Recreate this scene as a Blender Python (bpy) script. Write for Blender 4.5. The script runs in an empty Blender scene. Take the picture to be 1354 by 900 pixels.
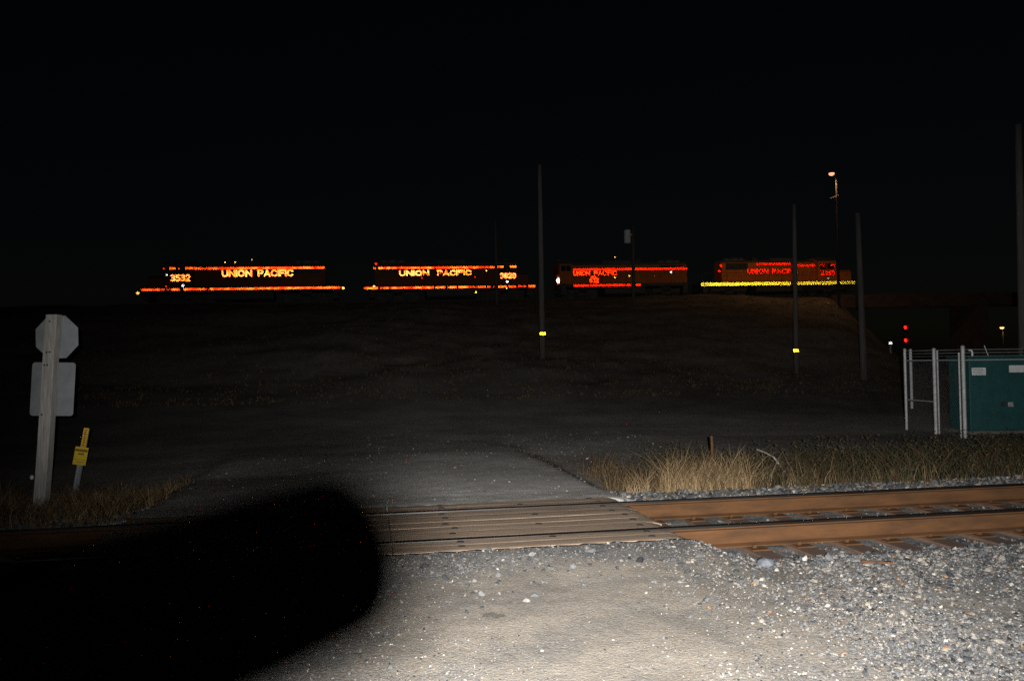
import bpy, math, random
import numpy as np
from mathutils import Matrix, Vector

random.seed(7)
rng = np.random.default_rng(7)
sc = bpy.context.scene
COL = sc.collection
R = math.radians

# ------------------------------------------------------------------ camera
F = 1033.0                                   # focal length in pixels of the 1354 px wide photograph
EYE = Vector((0.0, 0.0, 1.7))                # zero height is the top of the near railway's rails
PITCH, ROLL = R(1.66), R(-0.70)
ROT = (Matrix.Rotation(R(90) + PITCH, 4, 'X') @ Matrix.Rotation(ROLL, 4, 'Z'))
cam_data = bpy.data.cameras.new('camera')
cam_data.sensor_width = 36.0
cam_data.lens = F / 1354 * 36
cam_data.clip_start = 0.02
cam_data.clip_end = 3000
cam = bpy.data.objects.new('camera', cam_data)
COL.objects.link(cam)
cam.matrix_world = Matrix.Translation(EYE) @ ROT
sc.camera = cam

# ------------------------------------------------------------------ night sky
w = bpy.data.worlds.new('World')
sc.world = w
w.use_nodes = True
nt = w.node_tree
bg = nt.nodes['Background']
sky = nt.nodes.new('ShaderNodeTexSky')
sky.sky_type = 'NISHITA'
sky.sun_disc = False
sky.sun_elevation = R(12.0)
sky.sun_rotation = R(200)
nt.links.new(sky.outputs[0], bg.inputs[0])
bg.inputs[1].default_value = 0.0004

# ------------------------------------------------------------------ the photographer's flash (the light the photograph was taken with)
FLASH_POS = Vector((0.0705, -0.27, 1.7 + 0.0675))
fl = bpy.data.lights.new('flash', 'SPOT')
fl.energy = 11600
fl.color = (1.0, 0.97, 0.93)
fl.spot_size = R(88)
fl.spot_blend = 1.0
fl.shadow_soft_size = 0.018
flo = bpy.data.objects.new('flash', fl)
COL.objects.link(flo)
flo.matrix_world = Matrix.Translation(FLASH_POS) @ Matrix.Rotation(R(-6), 4, 'Z') @ Matrix.Rotation(R(90 - 3.0), 4, 'X')

sc.view_settings.view_transform = 'Standard'
sc.view_settings.look = 'None'
sc.view_settings.exposure = 0.0
sc.view_settings.gamma = 1.0
sc.view_settings.use_curve_mapping = False
sc.cycles.use_denoising = False
sc.cycles.blur_glossy = 0.0
sc.cycles.sample_clamp_indirect = 9.0


# ================================================================== helpers
def ray(px, py):
    d = Vector(((px - 677) / F, -(py - 450) / F, -1.0))
    return (ROT.to_3x3() @ d)

def on_plane_z(px, py, z=0.0):
    d = ray(px, py)
    t = (z - EYE.z) / d.z
    return EYE + d * t

def at_depth(px, py, Y):
    d = ray(px, py)
    return EYE + d * (Y / d.y)

def on_line(px, py, Y0, k):
    """hit the upright plane Y = Y0 + k X"""
    d = ray(px, py)
    return EYE + d * (Y0 / (d.y - k * d.x))

# ---- value noise in numpy
_perm = rng.random((256, 256))
def vnoise(x, y, s):
    x = np.asarray(x, float) * s + 1000.3; y = np.asarray(y, float) * s + 1000.7
    ix = np.floor(x).astype(int); iy = np.floor(y).astype(int)
    fx = x - ix; fy = y - iy
    fx = fx * fx * (3 - 2 * fx); fy = fy * fy * (3 - 2 * fy)
    g = lambda a, b: _perm[a & 255, b & 255]
    return (g(ix, iy) * (1 - fx) + g(ix + 1, iy) * fx) * (1 - fy) + (g(ix, iy + 1) * (1 - fx) + g(ix + 1, iy + 1) * fx) * fy
def fbm(x, y, s, o=4):
    r = 0; a = 0.5; t = 0
    for i in range(o):
        r = r + a * vnoise(x + 17.1 * i, y - 9.7 * i, s * 2 ** i); t += a; a *= 0.5
    return r / t
def sstep(a, b, x):
    t = np.clip((np.asarray(x, float) - a) / (b - a), 0, 1)
    return t * t * (3 - 2 * t)

# ---- materials
def new_mat(name):
    m = bpy.data.materials.new(name); m.use_nodes = True
    return m, m.node_tree, m.node_tree.nodes['Principled BSDF']
def nd(t, typ, **kw):
    n = t.nodes.new(typ)
    for k, v in kw.items(): setattr(n, k, v)
    return n
def ramp(t, src, stops):
    r = nd(t, 'ShaderNodeValToRGB')
    el = r.color_ramp.elements
    while len(el) < len(stops): el.new(0.5)
    for e, (p, c) in zip(el, stops):
        e.position = p; e.color = (*c, 1) if len(c) == 3 else c
    t.links.new(src, r.inputs[0])
    return r.outputs[0]
def mat(name, a, b=None, scale=8.0, rough=0.7, metal=0.0, bump=0.0, bscale=None, stretch=(1, 1, 1), detail=6, spec=0.4, lo=0.35, hi=0.65):
    """two-tone noise material in object space with a bump"""
    m, t, p = new_mat(name)
    b = b or tuple(c * 0.6 for c in a)
    tc = nd(t, 'ShaderNodeTexCoord'); mp = nd(t, 'ShaderNodeMapping'); mp.inputs['Scale'].default_value = stretch
    t.links.new(tc.outputs['Object'], mp.inputs[0])
    n = nd(t, 'ShaderNodeTexNoise'); n.inputs['Scale'].default_value = scale; n.inputs['Detail'].default_value = detail
    n.inputs['Roughness'].default_value = 0.62
    t.links.new(mp.outputs[0], n.inputs['Vector'])
    t.links.new(ramp(t, n.outputs[0], [(lo, b), (hi, a)]), p.inputs['Base Color'])
    p.inputs['Roughness'].default_value = rough; p.inputs['Metallic'].default_value = metal
    p.inputs['Specular IOR Level'].default_value = spec
    if bump:
        n2 = nd(t, 'ShaderNodeTexNoise'); n2.inputs['Scale'].default_value = bscale or scale * 4; n2.inputs['Detail'].default_value = 8
        t.links.new(mp.outputs[0], n2.inputs['Vector'])
        bp = nd(t, 'ShaderNodeBump'); bp.inputs['Strength'].default_value = 1.0; bp.inputs['Distance'].default_value = bump
        t.links.new(n2.outputs[0], bp.inputs['Height']); t.links.new(bp.outputs[0], p.inputs['Normal'])
    return m
def emit(name, c, s):
    m, t, p = new_mat(name)
    p.inputs['Base Color'].default_value = (*[min(1, x) * 0.5 for x in c], 1)
    p.inputs['Emission Color'].default_value = (*c, 1); p.inputs['Emission Strength'].default_value = s
    return m
def mirror(name, c, rough, c2=None):
    """slightly frosted metallised facets of prismatic reflective sheeting; the sheet itself is real corner-cube
    geometry, so it throws the flash back towards wherever the flash stands"""
    m = bpy.data.materials.new(name); m.use_nodes = True; t = m.node_tree
    t.nodes.remove(t.nodes['Principled BSDF'])
    g = nd(t, 'ShaderNodeBsdfAnisotropic'); g.distribution = 'GGX'
    tc = nd(t, 'ShaderNodeTexCoord'); n = nd(t, 'ShaderNodeTexNoise'); n.inputs['Scale'].default_value = 1.3; n.inputs['Detail'].default_value = 4
    t.links.new(tc.outputs['Object'], n.inputs['Vector'])
    t.links.new(ramp(t, n.outputs[0], [(0.40, c2 or tuple(x * 0.80 for x in c)), (0.60, c)]), g.inputs['Color'])
    g.inputs['Roughness'].default_value = rough
    t.links.new(g.outputs[0], t.nodes['Material Output'].inputs[0])
    return m

# ---- mesh building
class MB:
    def __init__(s): s.v = []; s.f = []
    def add(s, vs, fs):
        o = len(s.v); s.v += [tuple(v) for v in vs]; s.f += [tuple(i + o for i in f) for f in fs]; return s
    def box(s, x0, x1, y0, y1, z0, z1):
        vs = [(x, y, z) for z in (z0, z1) for y in (y0, y1) for x in (x0, x1)]
        return s.add(vs, [(0, 2, 3, 1), (4, 5, 7, 6), (0, 1, 5, 4), (2, 6, 7, 3), (0, 4, 6, 2), (1, 3, 7, 5)])
    def prism(s, prof, axis, a, b):
        """profile of 2-D points pushed along axis from a to b"""
        n = len(prof)
        P = {'x': lambda p, t: (t, p[0], p[1]), 'y': lambda p, t: (p[0], t, p[1]), 'z': lambda p, t: (p[0], p[1], t)}[axis]
        vs = [P(p, a) for p in prof] + [P(p, b) for p in prof]
        fs = [(i, (i + 1) % n, n + (i + 1) % n, n + i) for i in range(n)] + [tuple(range(n - 1, -1, -1)), tuple(range(n, 2 * n))]
        return s.add(vs, fs)
    def tube(s, pts, r, n=8, cap=True, r2=None):
        pts = [Vector(p) for p in pts]; rings = []
        for i, p in enumerate(pts):
            d = (pts[min(i + 1, len(pts) - 1)] - pts[max(i - 1, 0)]).normalized()
            up = Vector((0, 0, 1)) if abs(d.z) < 0.9 else Vector((1, 0, 0))
            a = d.cross(up).normalized(); b = d.cross(a).normalized()
            rr = r if r2 is None else r + (r2 - r) * i / max(1, len(pts) - 1)
            rings.append([p + a * (rr * math.cos(2 * math.pi * k / n)) + b * (rr * math.sin(2 * math.pi * k / n)) for k in range(n)])
        vs = [v for q in rings for v in q]; fs = []
        for i in range(len(pts) - 1):
            for k in range(n):
                k2 = (k + 1) % n
                fs.append((i * n + k, i * n + k2, (i + 1) * n + k2, (i + 1) * n + k))
        if cap:
            fs += [tuple(range(n - 1, -1, -1)), tuple(range((len(pts) - 1) * n, len(pts) * n))]
        return s.add(vs, fs)
    def ball(s, c, r, n=10, m=6, sz=1.0):
        vs = [(c[0], c[1], c[2] + r * sz)]
        for j in range(1, m):
            a = math.pi * j / m
            for k in range(n):
                b = 2 * math.pi * k / n
                vs.append((c[0] + r * math.sin(a) * math.cos(b), c[1] + r * math.sin(a) * math.sin(b), c[2] + r * sz * math.cos(a)))
        vs.append((c[0], c[1], c[2] - r * sz)); L = len(vs) - 1; fs = []
        for k in range(n): fs.append((0, 1 + k, 1 + (k + 1) % n))
        for j in range(m - 2):
            for k in range(n):
                fs.append((1 + j * n + k, 1 + (j + 1) * n + k, 1 + (j + 1) * n + (k + 1) % n, 1 + j * n + (k + 1) % n))
        for k in range(n): fs.append((L, 1 + (m - 2) * n + (k + 1) % n, 1 + (m - 2) * n + k))
        return s.add(vs, fs)
    def build(s, name, m, parent=None, loc=None, bevel=0, smooth=False, seg=2):
        me = bpy.data.meshes.new(name); me.from_pydata(s.v, [], s.f); me.validate(); me.update()
        import bmesh
        bm = bmesh.new(); bm.from_mesh(me); bmesh.ops.recalc_face_normals(bm, faces=bm.faces); bm.to_mesh(me); bm.free()
        return link(name, me, m, parent, loc, bevel, smooth, seg)
def link(name, me, m, parent=None, loc=None, bevel=0, smooth=False, seg=2):
    o = bpy.data.objects.new(name, me); COL.objects.link(o)
    if m: me.materials.append(m)
    if parent: o.parent = parent
    if loc is not None: o.location = loc
    if bevel:
        b = o.modifiers.new('bevel', 'BEVEL'); b.width = bevel; b.segments = seg; b.limit_method = 'ANGLE'
    if smooth: me.polygons.foreach_set('use_smooth', [True] * len(me.polygons))
    return o
def np_mesh(name, verts, faces, m, cols=None, parent=None, smooth=False):
    """verts (n,3), faces (k,3|4) as arrays -> one mesh object; cols = per-vertex colour attribute"""
    me = bpy.data.meshes.new(name)
    verts = np.ascontiguousarray(verts, np.float32); faces = np.ascontiguousarray(faces, np.int32)
    k = faces.shape[1]
    me.vertices.add(len(verts)); me.vertices.foreach_set('co', verts.ravel())
    me.loops.add(faces.size); me.loops.foreach_set('vertex_index', faces.ravel())
    me.polygons.add(len(faces)); me.polygons.foreach_set('loop_start', np.arange(0, faces.size, k, dtype=np.int32))
    me.polygons.foreach_set('use_smooth', np.full(len(faces), bool(smooth)))
    me.update(calc_edges=True)
    if cols is not None:
        at = me.color_attributes.new('tint', 'FLOAT_COLOR', 'POINT')
        c4 = np.ones((len(verts), 4), np.float32); c4[:, :cols.shape[1]] = cols
        at.data.foreach_set('color', c4.ravel())
    return link(name, me, m, parent)
def thing(name, label, cat, loc=(0, 0, 0), rz=0.0, group=None):
    o = bpy.data.objects.new(name, None); COL.objects.link(o)
    o.location = loc; o.rotation_euler = (0, 0, rz); o.empty_display_size = 0.2
    return tag(o, label, cat, group)
def tag(o, label=None, cat=None, group=None, kind=None):
    if label: o['label'] = label
    if cat: o['category'] = cat
    if group: o['group'] = group
    if kind: o['kind'] = kind
    return o

# ================================================================== terrain
PSI = math.atan(0.184)                       # bearing of the near railway
TC, TS = math.cos(PSI), math.sin(PSI)
TRACK0 = 8.54
def uv(x, y):
    return x * TC + (y - TRACK0) * TS, -x * TS + (y - TRACK0) * TC
def xy(u, v):
    return u * TC - v * TS, TRACK0 + u * TS + v * TC
U0, U1 = -4.22, 1.54                         # the timber crossing along the track
KL = 0.19                                    # the upper railway: Y = YL + KL X
YL = 84.0
def rail_z(x):
    return 0.15 + 0.0978 * (YL + KL * np.asarray(x, float))
def H(x, y):
    x = np.asarray(x, float); y = np.asarray(y, float)
    u, v = uv(x, y)
    road = sstep(U0 - 0.5, U0 + 0.1, u) * (1 - sstep(U1 - 0.1, U1 + 0.5, u))
    # near side of the track
    n1 = -0.145 + 0.07 * (1 - sstep(-3.2, -1.4, v)) + 0.02 * (fbm(x, y, 1.2) - 0.5)
    bed = -0.275 + 0.04 * (fbm(x, y, 5.0) - 0.5)
    near = n1 * (1 - sstep(-1.85, -1.1, v)) + bed * sstep(-1.85, -1.1, v)
    near = near * (1 - road) + road * (-0.012 - 0.05 * (1 - sstep(-2.4, -1.3, v)) - 0.24 * sstep(-1.19, -1.15, v) * (v < 1.25))
    # far side
    sh = -0.09 * (1 - sstep(1.7, 2.6, v)) - 0.24 * sstep(1.7, 2.6, v)
    sh = sh * (1 - road) + road * (-0.014 - 0.02 * sstep(1.3, 2, v) - 0.2 * sstep(3.0, 13, v))
    k = sstep(1.02, 1.3, v); kr = (v > 1.14) * 1.0
    k = k * (1 - road) + kr * road
    z = near * (1 - k) + sh * k
    z = z + 0.012 * (fbm(x, y, 7.0) - 0.5) + 0.05 * (fbm(x, y, 0.35) - 0.5) * sstep(2, 5, np.abs(v))
    # embankment of the upper railway
    d = (YL + KL * x - y) / math.sqrt(1 + KL * KL)
    top = rail_z(x) - 0.35
    prof = 1 - sstep(-2, 58, np.abs(d) - 3.0)
    prof = np.where(np.abs(d) < 3.2, 1.0, prof)
    prof = np.where(d < 0, 1 - sstep(3, 22, -d), prof)
    e = x + 0.42 * np.clip(d, 0, 80)
    lump = (fbm(x, y, 0.12) - 0.5) * 1.2 + (fbm(x, y, 0.6) - 0.5) * 0.3
    gap = sstep(36, 46, e + 2.0 * (fbm(x, y, 0.2) - 0.5)) * (1 - sstep(82, 96, x))
    rise = (top + 0.25) * prof * (1 - gap)
    z = z + rise + lump * sstep(0.3, 1.5, rise) * sstep(3, 6, np.abs(d))
    return z
def h1(x, y): return float(H(np.array([x]), np.array([y]))[0])

def axis(parts):
    out = [parts[0][0]]
    for a, b, st in parts:
        n = max(1, int(round((b - a) / st))); out += list(a + (b - a) * (np.arange(n) + 1) / n)
    return np.array(out)
gx = axis([(-900, -200, 70), (-200, -60, 10), (-60, -12, 1.2), (-12, -4, 0.2), (-4, 7, 0.05), (7, 16, 0.18), (16, 70, 1.0), (70, 200, 10), (200, 900, 70)])
gy = axis([(-120, -6, 6), (-6, 3, 0.5), (3, 11, 0.05), (11, 20, 0.16), (20, 100, 0.8), (100, 300, 10), (300, 1500, 100)])
GX, GY = np.meshgrid(gx, gy)
GZ = H(GX, GY)
nx, ny = len(gx), len(gy)
idx = np.arange(nx * ny).reshape(ny, nx)
gf = np.stack([idx[:-1, :-1], idx[:-1, 1:], idx[1:, 1:], idx[1:, :-1]], -1).reshape(-1, 4)
u_, v_ = uv(GX, GY)
wob = (fbm(GX, GY, 1.1) - 0.5)
# what the ground is made of: red = pale packed dust, green = asphalt, blue = soil
m_dust = np.clip(1.25 * np.exp(-(((GX - 0.5 - 0.25 * (GY - 5)) / 1.75) ** 2)) * (1 - sstep(-2.3, -1.5, v_ + 1.0 * wob)) + 1.6 * (fbm(GX, GY, 0.9) - 0.40) * (v_ < -1.3), 0, 1)
m_asph = 0.8 * (v_ > 1.1) * sstep(U0 - 0.9, U0 - 0.4, u_ + 0.6 * wob) * (1 - sstep(1.45, 2.15, u_ + 0.10 * (v_ - 1.1) + 1.1 * wob + 0.8 * (fbm(GX, GY, 5.0) - 0.5))) * (1 - sstep(4.6, 8.5, v_ + 2.0 * wob))
soil_r = sstep(1.6, 2.2, v_ + 0.5 * wob) * (1 - sstep(6.5, 7.8, v_ + wob)) * sstep(1.9, 2.5, u_ + 0.13 * v_ + 0.5 * wob)
soil_l = sstep(1.2, 1.7, v_ + 0.5 * wob) * (1 - sstep(4.4, 4.9, v_ + wob)) * (1 - sstep(U0 - 0.9, U0 - 0.1, u_ - 0.9 * np.clip(v_ - 1.8, 0, 3) + wob))
hill = sstep(0.4, 2.0, GZ)
m_soil = np.clip(soil_r + soil_l + hill * (0.75 + 0.9 * (fbm(GX, GY, 0.5) - 0.4)), 0, 1)
lot = (v_ > 1.1) * np.clip(1.1 * np.exp(-((GX + 0.3) / 6.5) ** 2) * (1 - sstep(20, 40, GY)) + 0.9 * sstep(1, 4, GX) * sstep(19.5, 21.5, GY + wob) * (1 - sstep(25.5, 27.5, GY + wob)), 0, 1)
m_asph = np.clip(m_asph + 0.65 * lot * (0.5 + fbm(GX, GY, 0.8)), 0, 1)
m_dust = np.clip(m_dust + lot * (0.6 + 0.7 * fbm(GX, GY, 0.7)), 0, 1)
cols = np.stack([m_dust, m_asph, m_soil], -1).reshape(-1, 3)

gm, t, p = new_mat('ground')
att = nd(t, 'ShaderNodeVertexColor'); att.layer_name = 'tint'
sep = nd(t, 'ShaderNodeSeparateColor'); t.links.new(att.outputs[0], sep.inputs[0])
geo = nd(t, 'ShaderNodeNewGeometry'); POS = geo.outputs['Position']
def noise(scale, detail=6, rough=0.6):
    n = nd(t, 'ShaderNodeTexNoise'); n.inputs['Scale'].default_value = scale; n.inputs['Detail'].default_value = detail; n.inputs['Roughness'].default_value = rough
    t.links.new(POS, n.inputs['Vector']); return n.outputs[0]
def voro(scale, feat='F1'):
    n = nd(t, 'ShaderNodeTexVoronoi'); n.feature = feat; n.inputs['Scale'].default_value = scale
    t.links.new(POS, n.inputs['Vector']); return n
def mix(fac, a, b, mode='MIX'):
    n = nd(t, 'ShaderNodeMix', data_type='RGBA', blend_type=mode)
    if isinstance(fac, float): n.inputs[0].default_value = fac
    else: t.links.new(fac, n.inputs[0])
    for i, x in ((6, a), (7, b)):
        if isinstance(x, tuple): n.inputs[i].default_value = (*x, 1)
        else: t.links.new(x, n.inputs[i])
    return n.outputs[2]
def math_(op, a, b=None):
    n = nd(t, 'ShaderNodeMath', operation=op)
    for i, x in ((0, a), (1, b)):
        if x is None: continue
        if isinstance(x, (int, float)): n.inputs[i].default_value = x
        else: t.links.new(x, n.inputs[i])
    return n.outputs[0]
v1, v2 = voro(95), voro(42)
grit = ramp(t, v1.outputs['Color'], [(0.1, (0.075, 0.08, 0.085)), (0.45, (0.15, 0.15, 0.15)), (0.75, (0.225, 0.21, 0.19)), (0.97, (0.34, 0.315, 0.275))])
stone = ramp(t, v2.outputs['Color'], [(0.1, (0.08, 0.085, 0.095)), (0.5, (0.155, 0.16, 0.165)), (0.85, (0.25, 0.235, 0.21)), (0.98, (0.45, 0.42, 0.37))])
gravel = mix(ramp(t, noise(6), [(0.45, (0, 0, 0)), (0.6, (1, 1, 1))]), grit, stone)
gravel = mix(ramp(t, noise(1.7), [(0.4, (0, 0, 0)), (0.7, (0.5, 0.5, 0.5))]), gravel, (0.21, 0.185, 0.155))
dustc = mix(ramp(t, noise(9, 8, 0.7), [(0.35, (0, 0, 0)), (0.7, (1, 1, 1))]), (0.255, 0.213, 0.165), (0.34, 0.296, 0.237))
dustc = mix(0.38, dustc, grit)
dustf = math_('MULTIPLY', sep.outputs[0], ramp(t, noise(13, 8, 0.75), [(0.3, (0.35, 0.35, 0.35)), (0.6, (1, 1, 1))]))
slate = ramp(t, noise(1.6, 7, 0.65), [(0.47, (0, 0, 0)), (0.60, (0.8, 0.8, 0.8))])
dustf = math_('MULTIPLY', dustf, ramp(t, slate, [(0.0, (1, 1, 1)), (1.0, (0.45, 0.45, 0.45))]))
gravel = mix(math_('MULTIPLY', slate, 0.6), gravel, mix(0.5, stone, (0.085, 0.09, 0.098)))
c = mix(dustf, gravel, dustc)
# an old oil-and-water stain in front of the crossing
mp = nd(t, 'ShaderNodeMapping'); mp.vector_type = 'POINT'
sp = on_plane_z(655, 818, -0.09)
mp.inputs['Location'].default_value = (-sp.x / 0.42, -sp.y / 0.22, 0); mp.inputs['Scale'].default_value = (1 / 0.42, 1 / 0.22, 0)
t.links.new(POS, mp.inputs[0])
ln = nd(t, 'ShaderNodeVectorMath', operation='LENGTH'); t.links.new(mp.outputs[0], ln.inputs[0])
stain = ramp(t, math_('ADD', ln.outputs['Value'], math_('MULTIPLY', noise(7), 1.1)), [(0.75, (0.8, 0.8, 0.8)), (0.0, (0.8, 0.8, 0.8)), (1.0, (0.0, 0.0, 0.0))])
c = mix(stain, c, (0.10, 0.095, 0.085))
asph = mix(ramp(t, noise(30, 8, 0.7), [(0.35, (0, 0, 0)), (0.7, (1, 1, 1))]), (0.34, 0.335, 0.32), (0.47, 0.462, 0.445))
asph = mix(ramp(t, noise(1.1), [(0.42, (0, 0, 0)), (0.65, (0.6, 0.6, 0.6))]), asph, (0.42, 0.40, 0.37))
c = mix(sep.outputs[1], c, asph)
soil = mix(ramp(t, noise(4, 8, 0.7), [(0.35, (0, 0, 0)), (0.68, (1, 1, 1))]), (0.18, 0.16, 0.138), (0.35, 0.315, 0.275))
c = mix(sep.outputs[2], c, soil)
c = mix(ramp(t, noise(0.45, 6, 0.65), [(0.35, (0.66, 0.66, 0.66)), (0.62, (1.0, 1.0, 1.0))]), (0, 0, 0), c, 'MIX')
t.links.new(c, p.inputs['Base Color'])
p.inputs['Roughness'].default_value = 0.95; p.inputs['Specular IOR Level'].default_value = 0.08
hgt = math_('ADD', math_('MULTIPLY', v1.outputs['Distance'], -0.5), math_('ADD', math_('MULTIPLY', v2.outputs['Distance'], -0.6), math_('MULTIPLY', noise(160, 4), 0.5)))
bp = nd(t, 'ShaderNodeBump'); bp.inputs['Distance'].default_value = 0.0045; bp.inputs['Strength'].default_value = 0.9
t.links.new(hgt, bp.inputs['Height']); t.links.new(bp.outputs[0], p.inputs['Normal'])
g = np_mesh('ground', np.stack([GX, GY, GZ], -1).reshape(-1, 3), gf, gm, cols, smooth=True)
tag(g, 'gravel yard, asphalt apron and grassy embankment at night', 'ground', kind='structure')

# ------------------------------------------------------------------ loose stones
def vcol_mat(name, rough=0.9, var=0.25, spec=0.12, nscale=60, trans=0.0):
    m, t, p = new_mat(name)
    a = nd(t, 'ShaderNodeVertexColor'); a.layer_name = 'tint'
    ge = nd(t, 'ShaderNodeNewGeometry'); n = nd(t, 'ShaderNodeTexNoise'); n.inputs['Scale'].default_value = nscale; n.inputs['Detail'].default_value = 5
    t.links.new(ge.outputs['Position'], n.inputs['Vector'])
    mx = nd(t, 'ShaderNodeMix', data_type='RGBA', blend_type='MULTIPLY'); mx.inputs[0].default_value = 1.0
    t.links.new(a.outputs[0], mx.inputs[6])
    t.links.new(ramp(t, n.outputs[0], [(0.3, (1 - var * 1.6,) * 3), (0.7, (1 + var * 0.3,) * 3)]), mx.inputs[7])
    t.links.new(mx.outputs[2], p.inputs['Base Color'])
    p.inputs['Roughness'].default_value = rough; p.inputs['Specular IOR Level'].default_value = spec
    return m
phi = (1 + 5 ** 0.5) / 2
ICO_V = np.array([(-1, phi, 0), (1, phi, 0), (-1, -phi, 0), (1, -phi, 0), (0, -1, phi), (0, 1, phi), (0, -1, -phi), (0, 1, -phi), (phi, 0, -1), (phi, 0, 1), (-phi, 0, -1), (-phi, 0, 1)]) / math.sqrt(1 + phi * phi)
ICO_F = np.array([(0, 11, 5), (0, 5, 1), (0, 1, 7), (0, 7, 10), (0, 10, 11), (1, 5, 9), (5, 11, 4), (11, 10, 2), (10, 7, 6), (7, 1, 8), (3, 9, 4), (3, 4, 2), (3, 2, 6), (3, 6, 8), (3, 8, 9), (4, 9, 5), (2, 4, 11), (6, 2, 10), (8, 6, 7), (9, 8, 1)])
PAL = np.array([(0.045, 0.048, 0.053), (0.08, 0.084, 0.09), (0.115, 0.117, 0.119), (0.15, 0.144, 0.134), (0.20, 0.182, 0.158), (0.27, 0.25, 0.218), (0.38, 0.36, 0.325), (0.22, 0.125, 0.065), (0.025, 0.027, 0.031)])
def stones(name, X, Y, S, mt, probs, label, sink=0.25):
    n = len(X)
    Z = H(X, Y)
    jit = 1 + 0.38 * (rng.random((n, 12, 1)) - 0.5)
    base = ICO_V[None] * jit * np.stack([1 + 0.5 * rng.random(n), 0.75 + 0.4 * rng.random(n), 0.45 + 0.35 * rng.random(n)], -1)[:, None, :]
    q = rng.normal(size=(n, 4)); q[:, 1:3] *= 0.35; q /= np.linalg.norm(q, axis=1, keepdims=True)
    w_, x_, y_, z_ = q.T
    M = np.stack([np.stack([1 - 2 * (y_ * y_ + z_ * z_), 2 * (x_ * y_ - w_ * z_), 2 * (x_ * z_ + w_ * y_)], -1),
                  np.stack([2 * (x_ * y_ + w_ * z_), 1 - 2 * (x_ * x_ + z_ * z_), 2 * (y_ * z_ - w_ * x_)], -1),
                  np.stack([2 * (x_ * z_ - w_ * y_), 2 * (y_ * z_ + w_ * x_), 1 - 2 * (x_ * x_ + y_ * y_)], -1)], 1)
    V = np.einsum('nij,nkj->nki', M, base) * (S / 2)[:, None, None]
    V += np.stack([X, Y, Z + S * (0.5 * 0.6 - sink)], -1)[:, None, :]
    Fc = ICO_F[None] + (np.arange(n) * 12)[:, None, None]
    pr = np.array(probs, float); pr /= pr.sum()
    ci = rng.choice(len(PAL), n, p=pr)
    cc = PAL[ci] * (0.8 + 0.4 * rng.random((n, 1)))
    o = np_mesh(name, V.reshape(-1, 3), Fc.reshape(-1, 3), mt, np.repeat(cc, 12, 0))
    return tag(o, label, 'stones', kind='stuff')
stone_mat = vcol_mat('stone', nscale=90)
# small gravel on the near yard
N = 95000
d_ = 3.6 + 4.4 * rng.random(N) ** 1.25
X = (rng.random(N) * 2.75 - 1.15) * d_ * 0.72; Y = d_ + 0.18 * X
uu, vv = uv(X, Y)
keep = (vv < np.where((uu > U0) & (uu < U1), -1.12, -1.3)) & (rng.random(N) < np.clip(0.20 + 0.55 * sstep(1.0, 3.2, X - 0.1 * (Y - 5)) + 0.75 * np.exp(-((vv + 1.5) / 0.45) ** 2) + 2.0 * (fbm(X, Y, 1.1) - 0.5), 0.03, 1)) & ((vv < -1.24) | (uu > U1) | (uu < U0))
X, Y = X[keep], Y[keep]
S = np.clip(np.exp(rng.normal(math.log(0.0088), 0.45, len(X))) * (1 + 0.8 * sstep(0.8, 3.2, X)), 0.005, 0.07)
stones('gravel', X, Y, S, stone_mat, [2.6, 3.4, 3.4, 3, 2.2, 0.6, 0.12, 0.22, 1.5], 'loose grey and beige gravel covering the yard before the track')
# coarse ballast along the near rail, between the ties and on the far shoulder
N = 50000
u = -10 + 25 * rng.random(N); v = -3.1 + 5.2 * rng.random(N)
inr = (u > U0 - 0.05) & (u < U1 + 0.08)
ph = (u - 1.85) / 0.525
mid = np.abs(ph - np.round(ph)) > 0.24
pk = np.where(v < -1.22, 0.95 * sstep(-3.3, -1.4, v + 0.5 * (fbm(u, v, 0.8) - 0.5)) * (0.25 + 0.75 * sstep(0.8, 2.6, u)), np.where(v < 1.0, 0.6 * mid, 1.0 - 0.6 * sstep(1.5, 2.1, v)))
keep = (rng.random(N) < pk) & ~(inr & (np.abs(v) < 1.22)) & ~(inr & (v > 0)) & (np.abs(np.abs(v) - 0.75) > 0.11)
u, v = u[keep], v[keep]
X, Y = xy(u, v)
S = np.clip(np.exp(rng.normal(math.log(0.026), 0.45, len(X))), 0.010, 0.085) * np.where(v > 1, 1.25, 1.0)
stones('ballast', X, Y, S, stone_mat, [2.9, 3.6, 3.2, 2.4, 1.4, 0.5, 0.14, 0.3, 1.6], 'coarse slate grey ballast lying along both sides of the rusty rails', 0.22)
# stones strewn on the asphalt and the lot behind
N = 5000
X = -5 + 8.5 * rng.random(N); Y = 9.8 + 12 * rng.random(N) ** 1.4
uu, vv = uv(X, Y); keep = (vv > 1.3) & (rng.random(N) < 0.35 + 0.6 * sstep(1.2, 2.2, uu))
stones('gravel', X[keep], Y[keep], np.clip(np.exp(rng.normal(math.log(0.014), 0.5, keep.sum())), 0.006, 0.06), stone_mat, [2, 3, 3, 3, 3, 2, 1, 0.2, 1], 'thin scatter of small stones on the asphalt behind the track')

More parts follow.
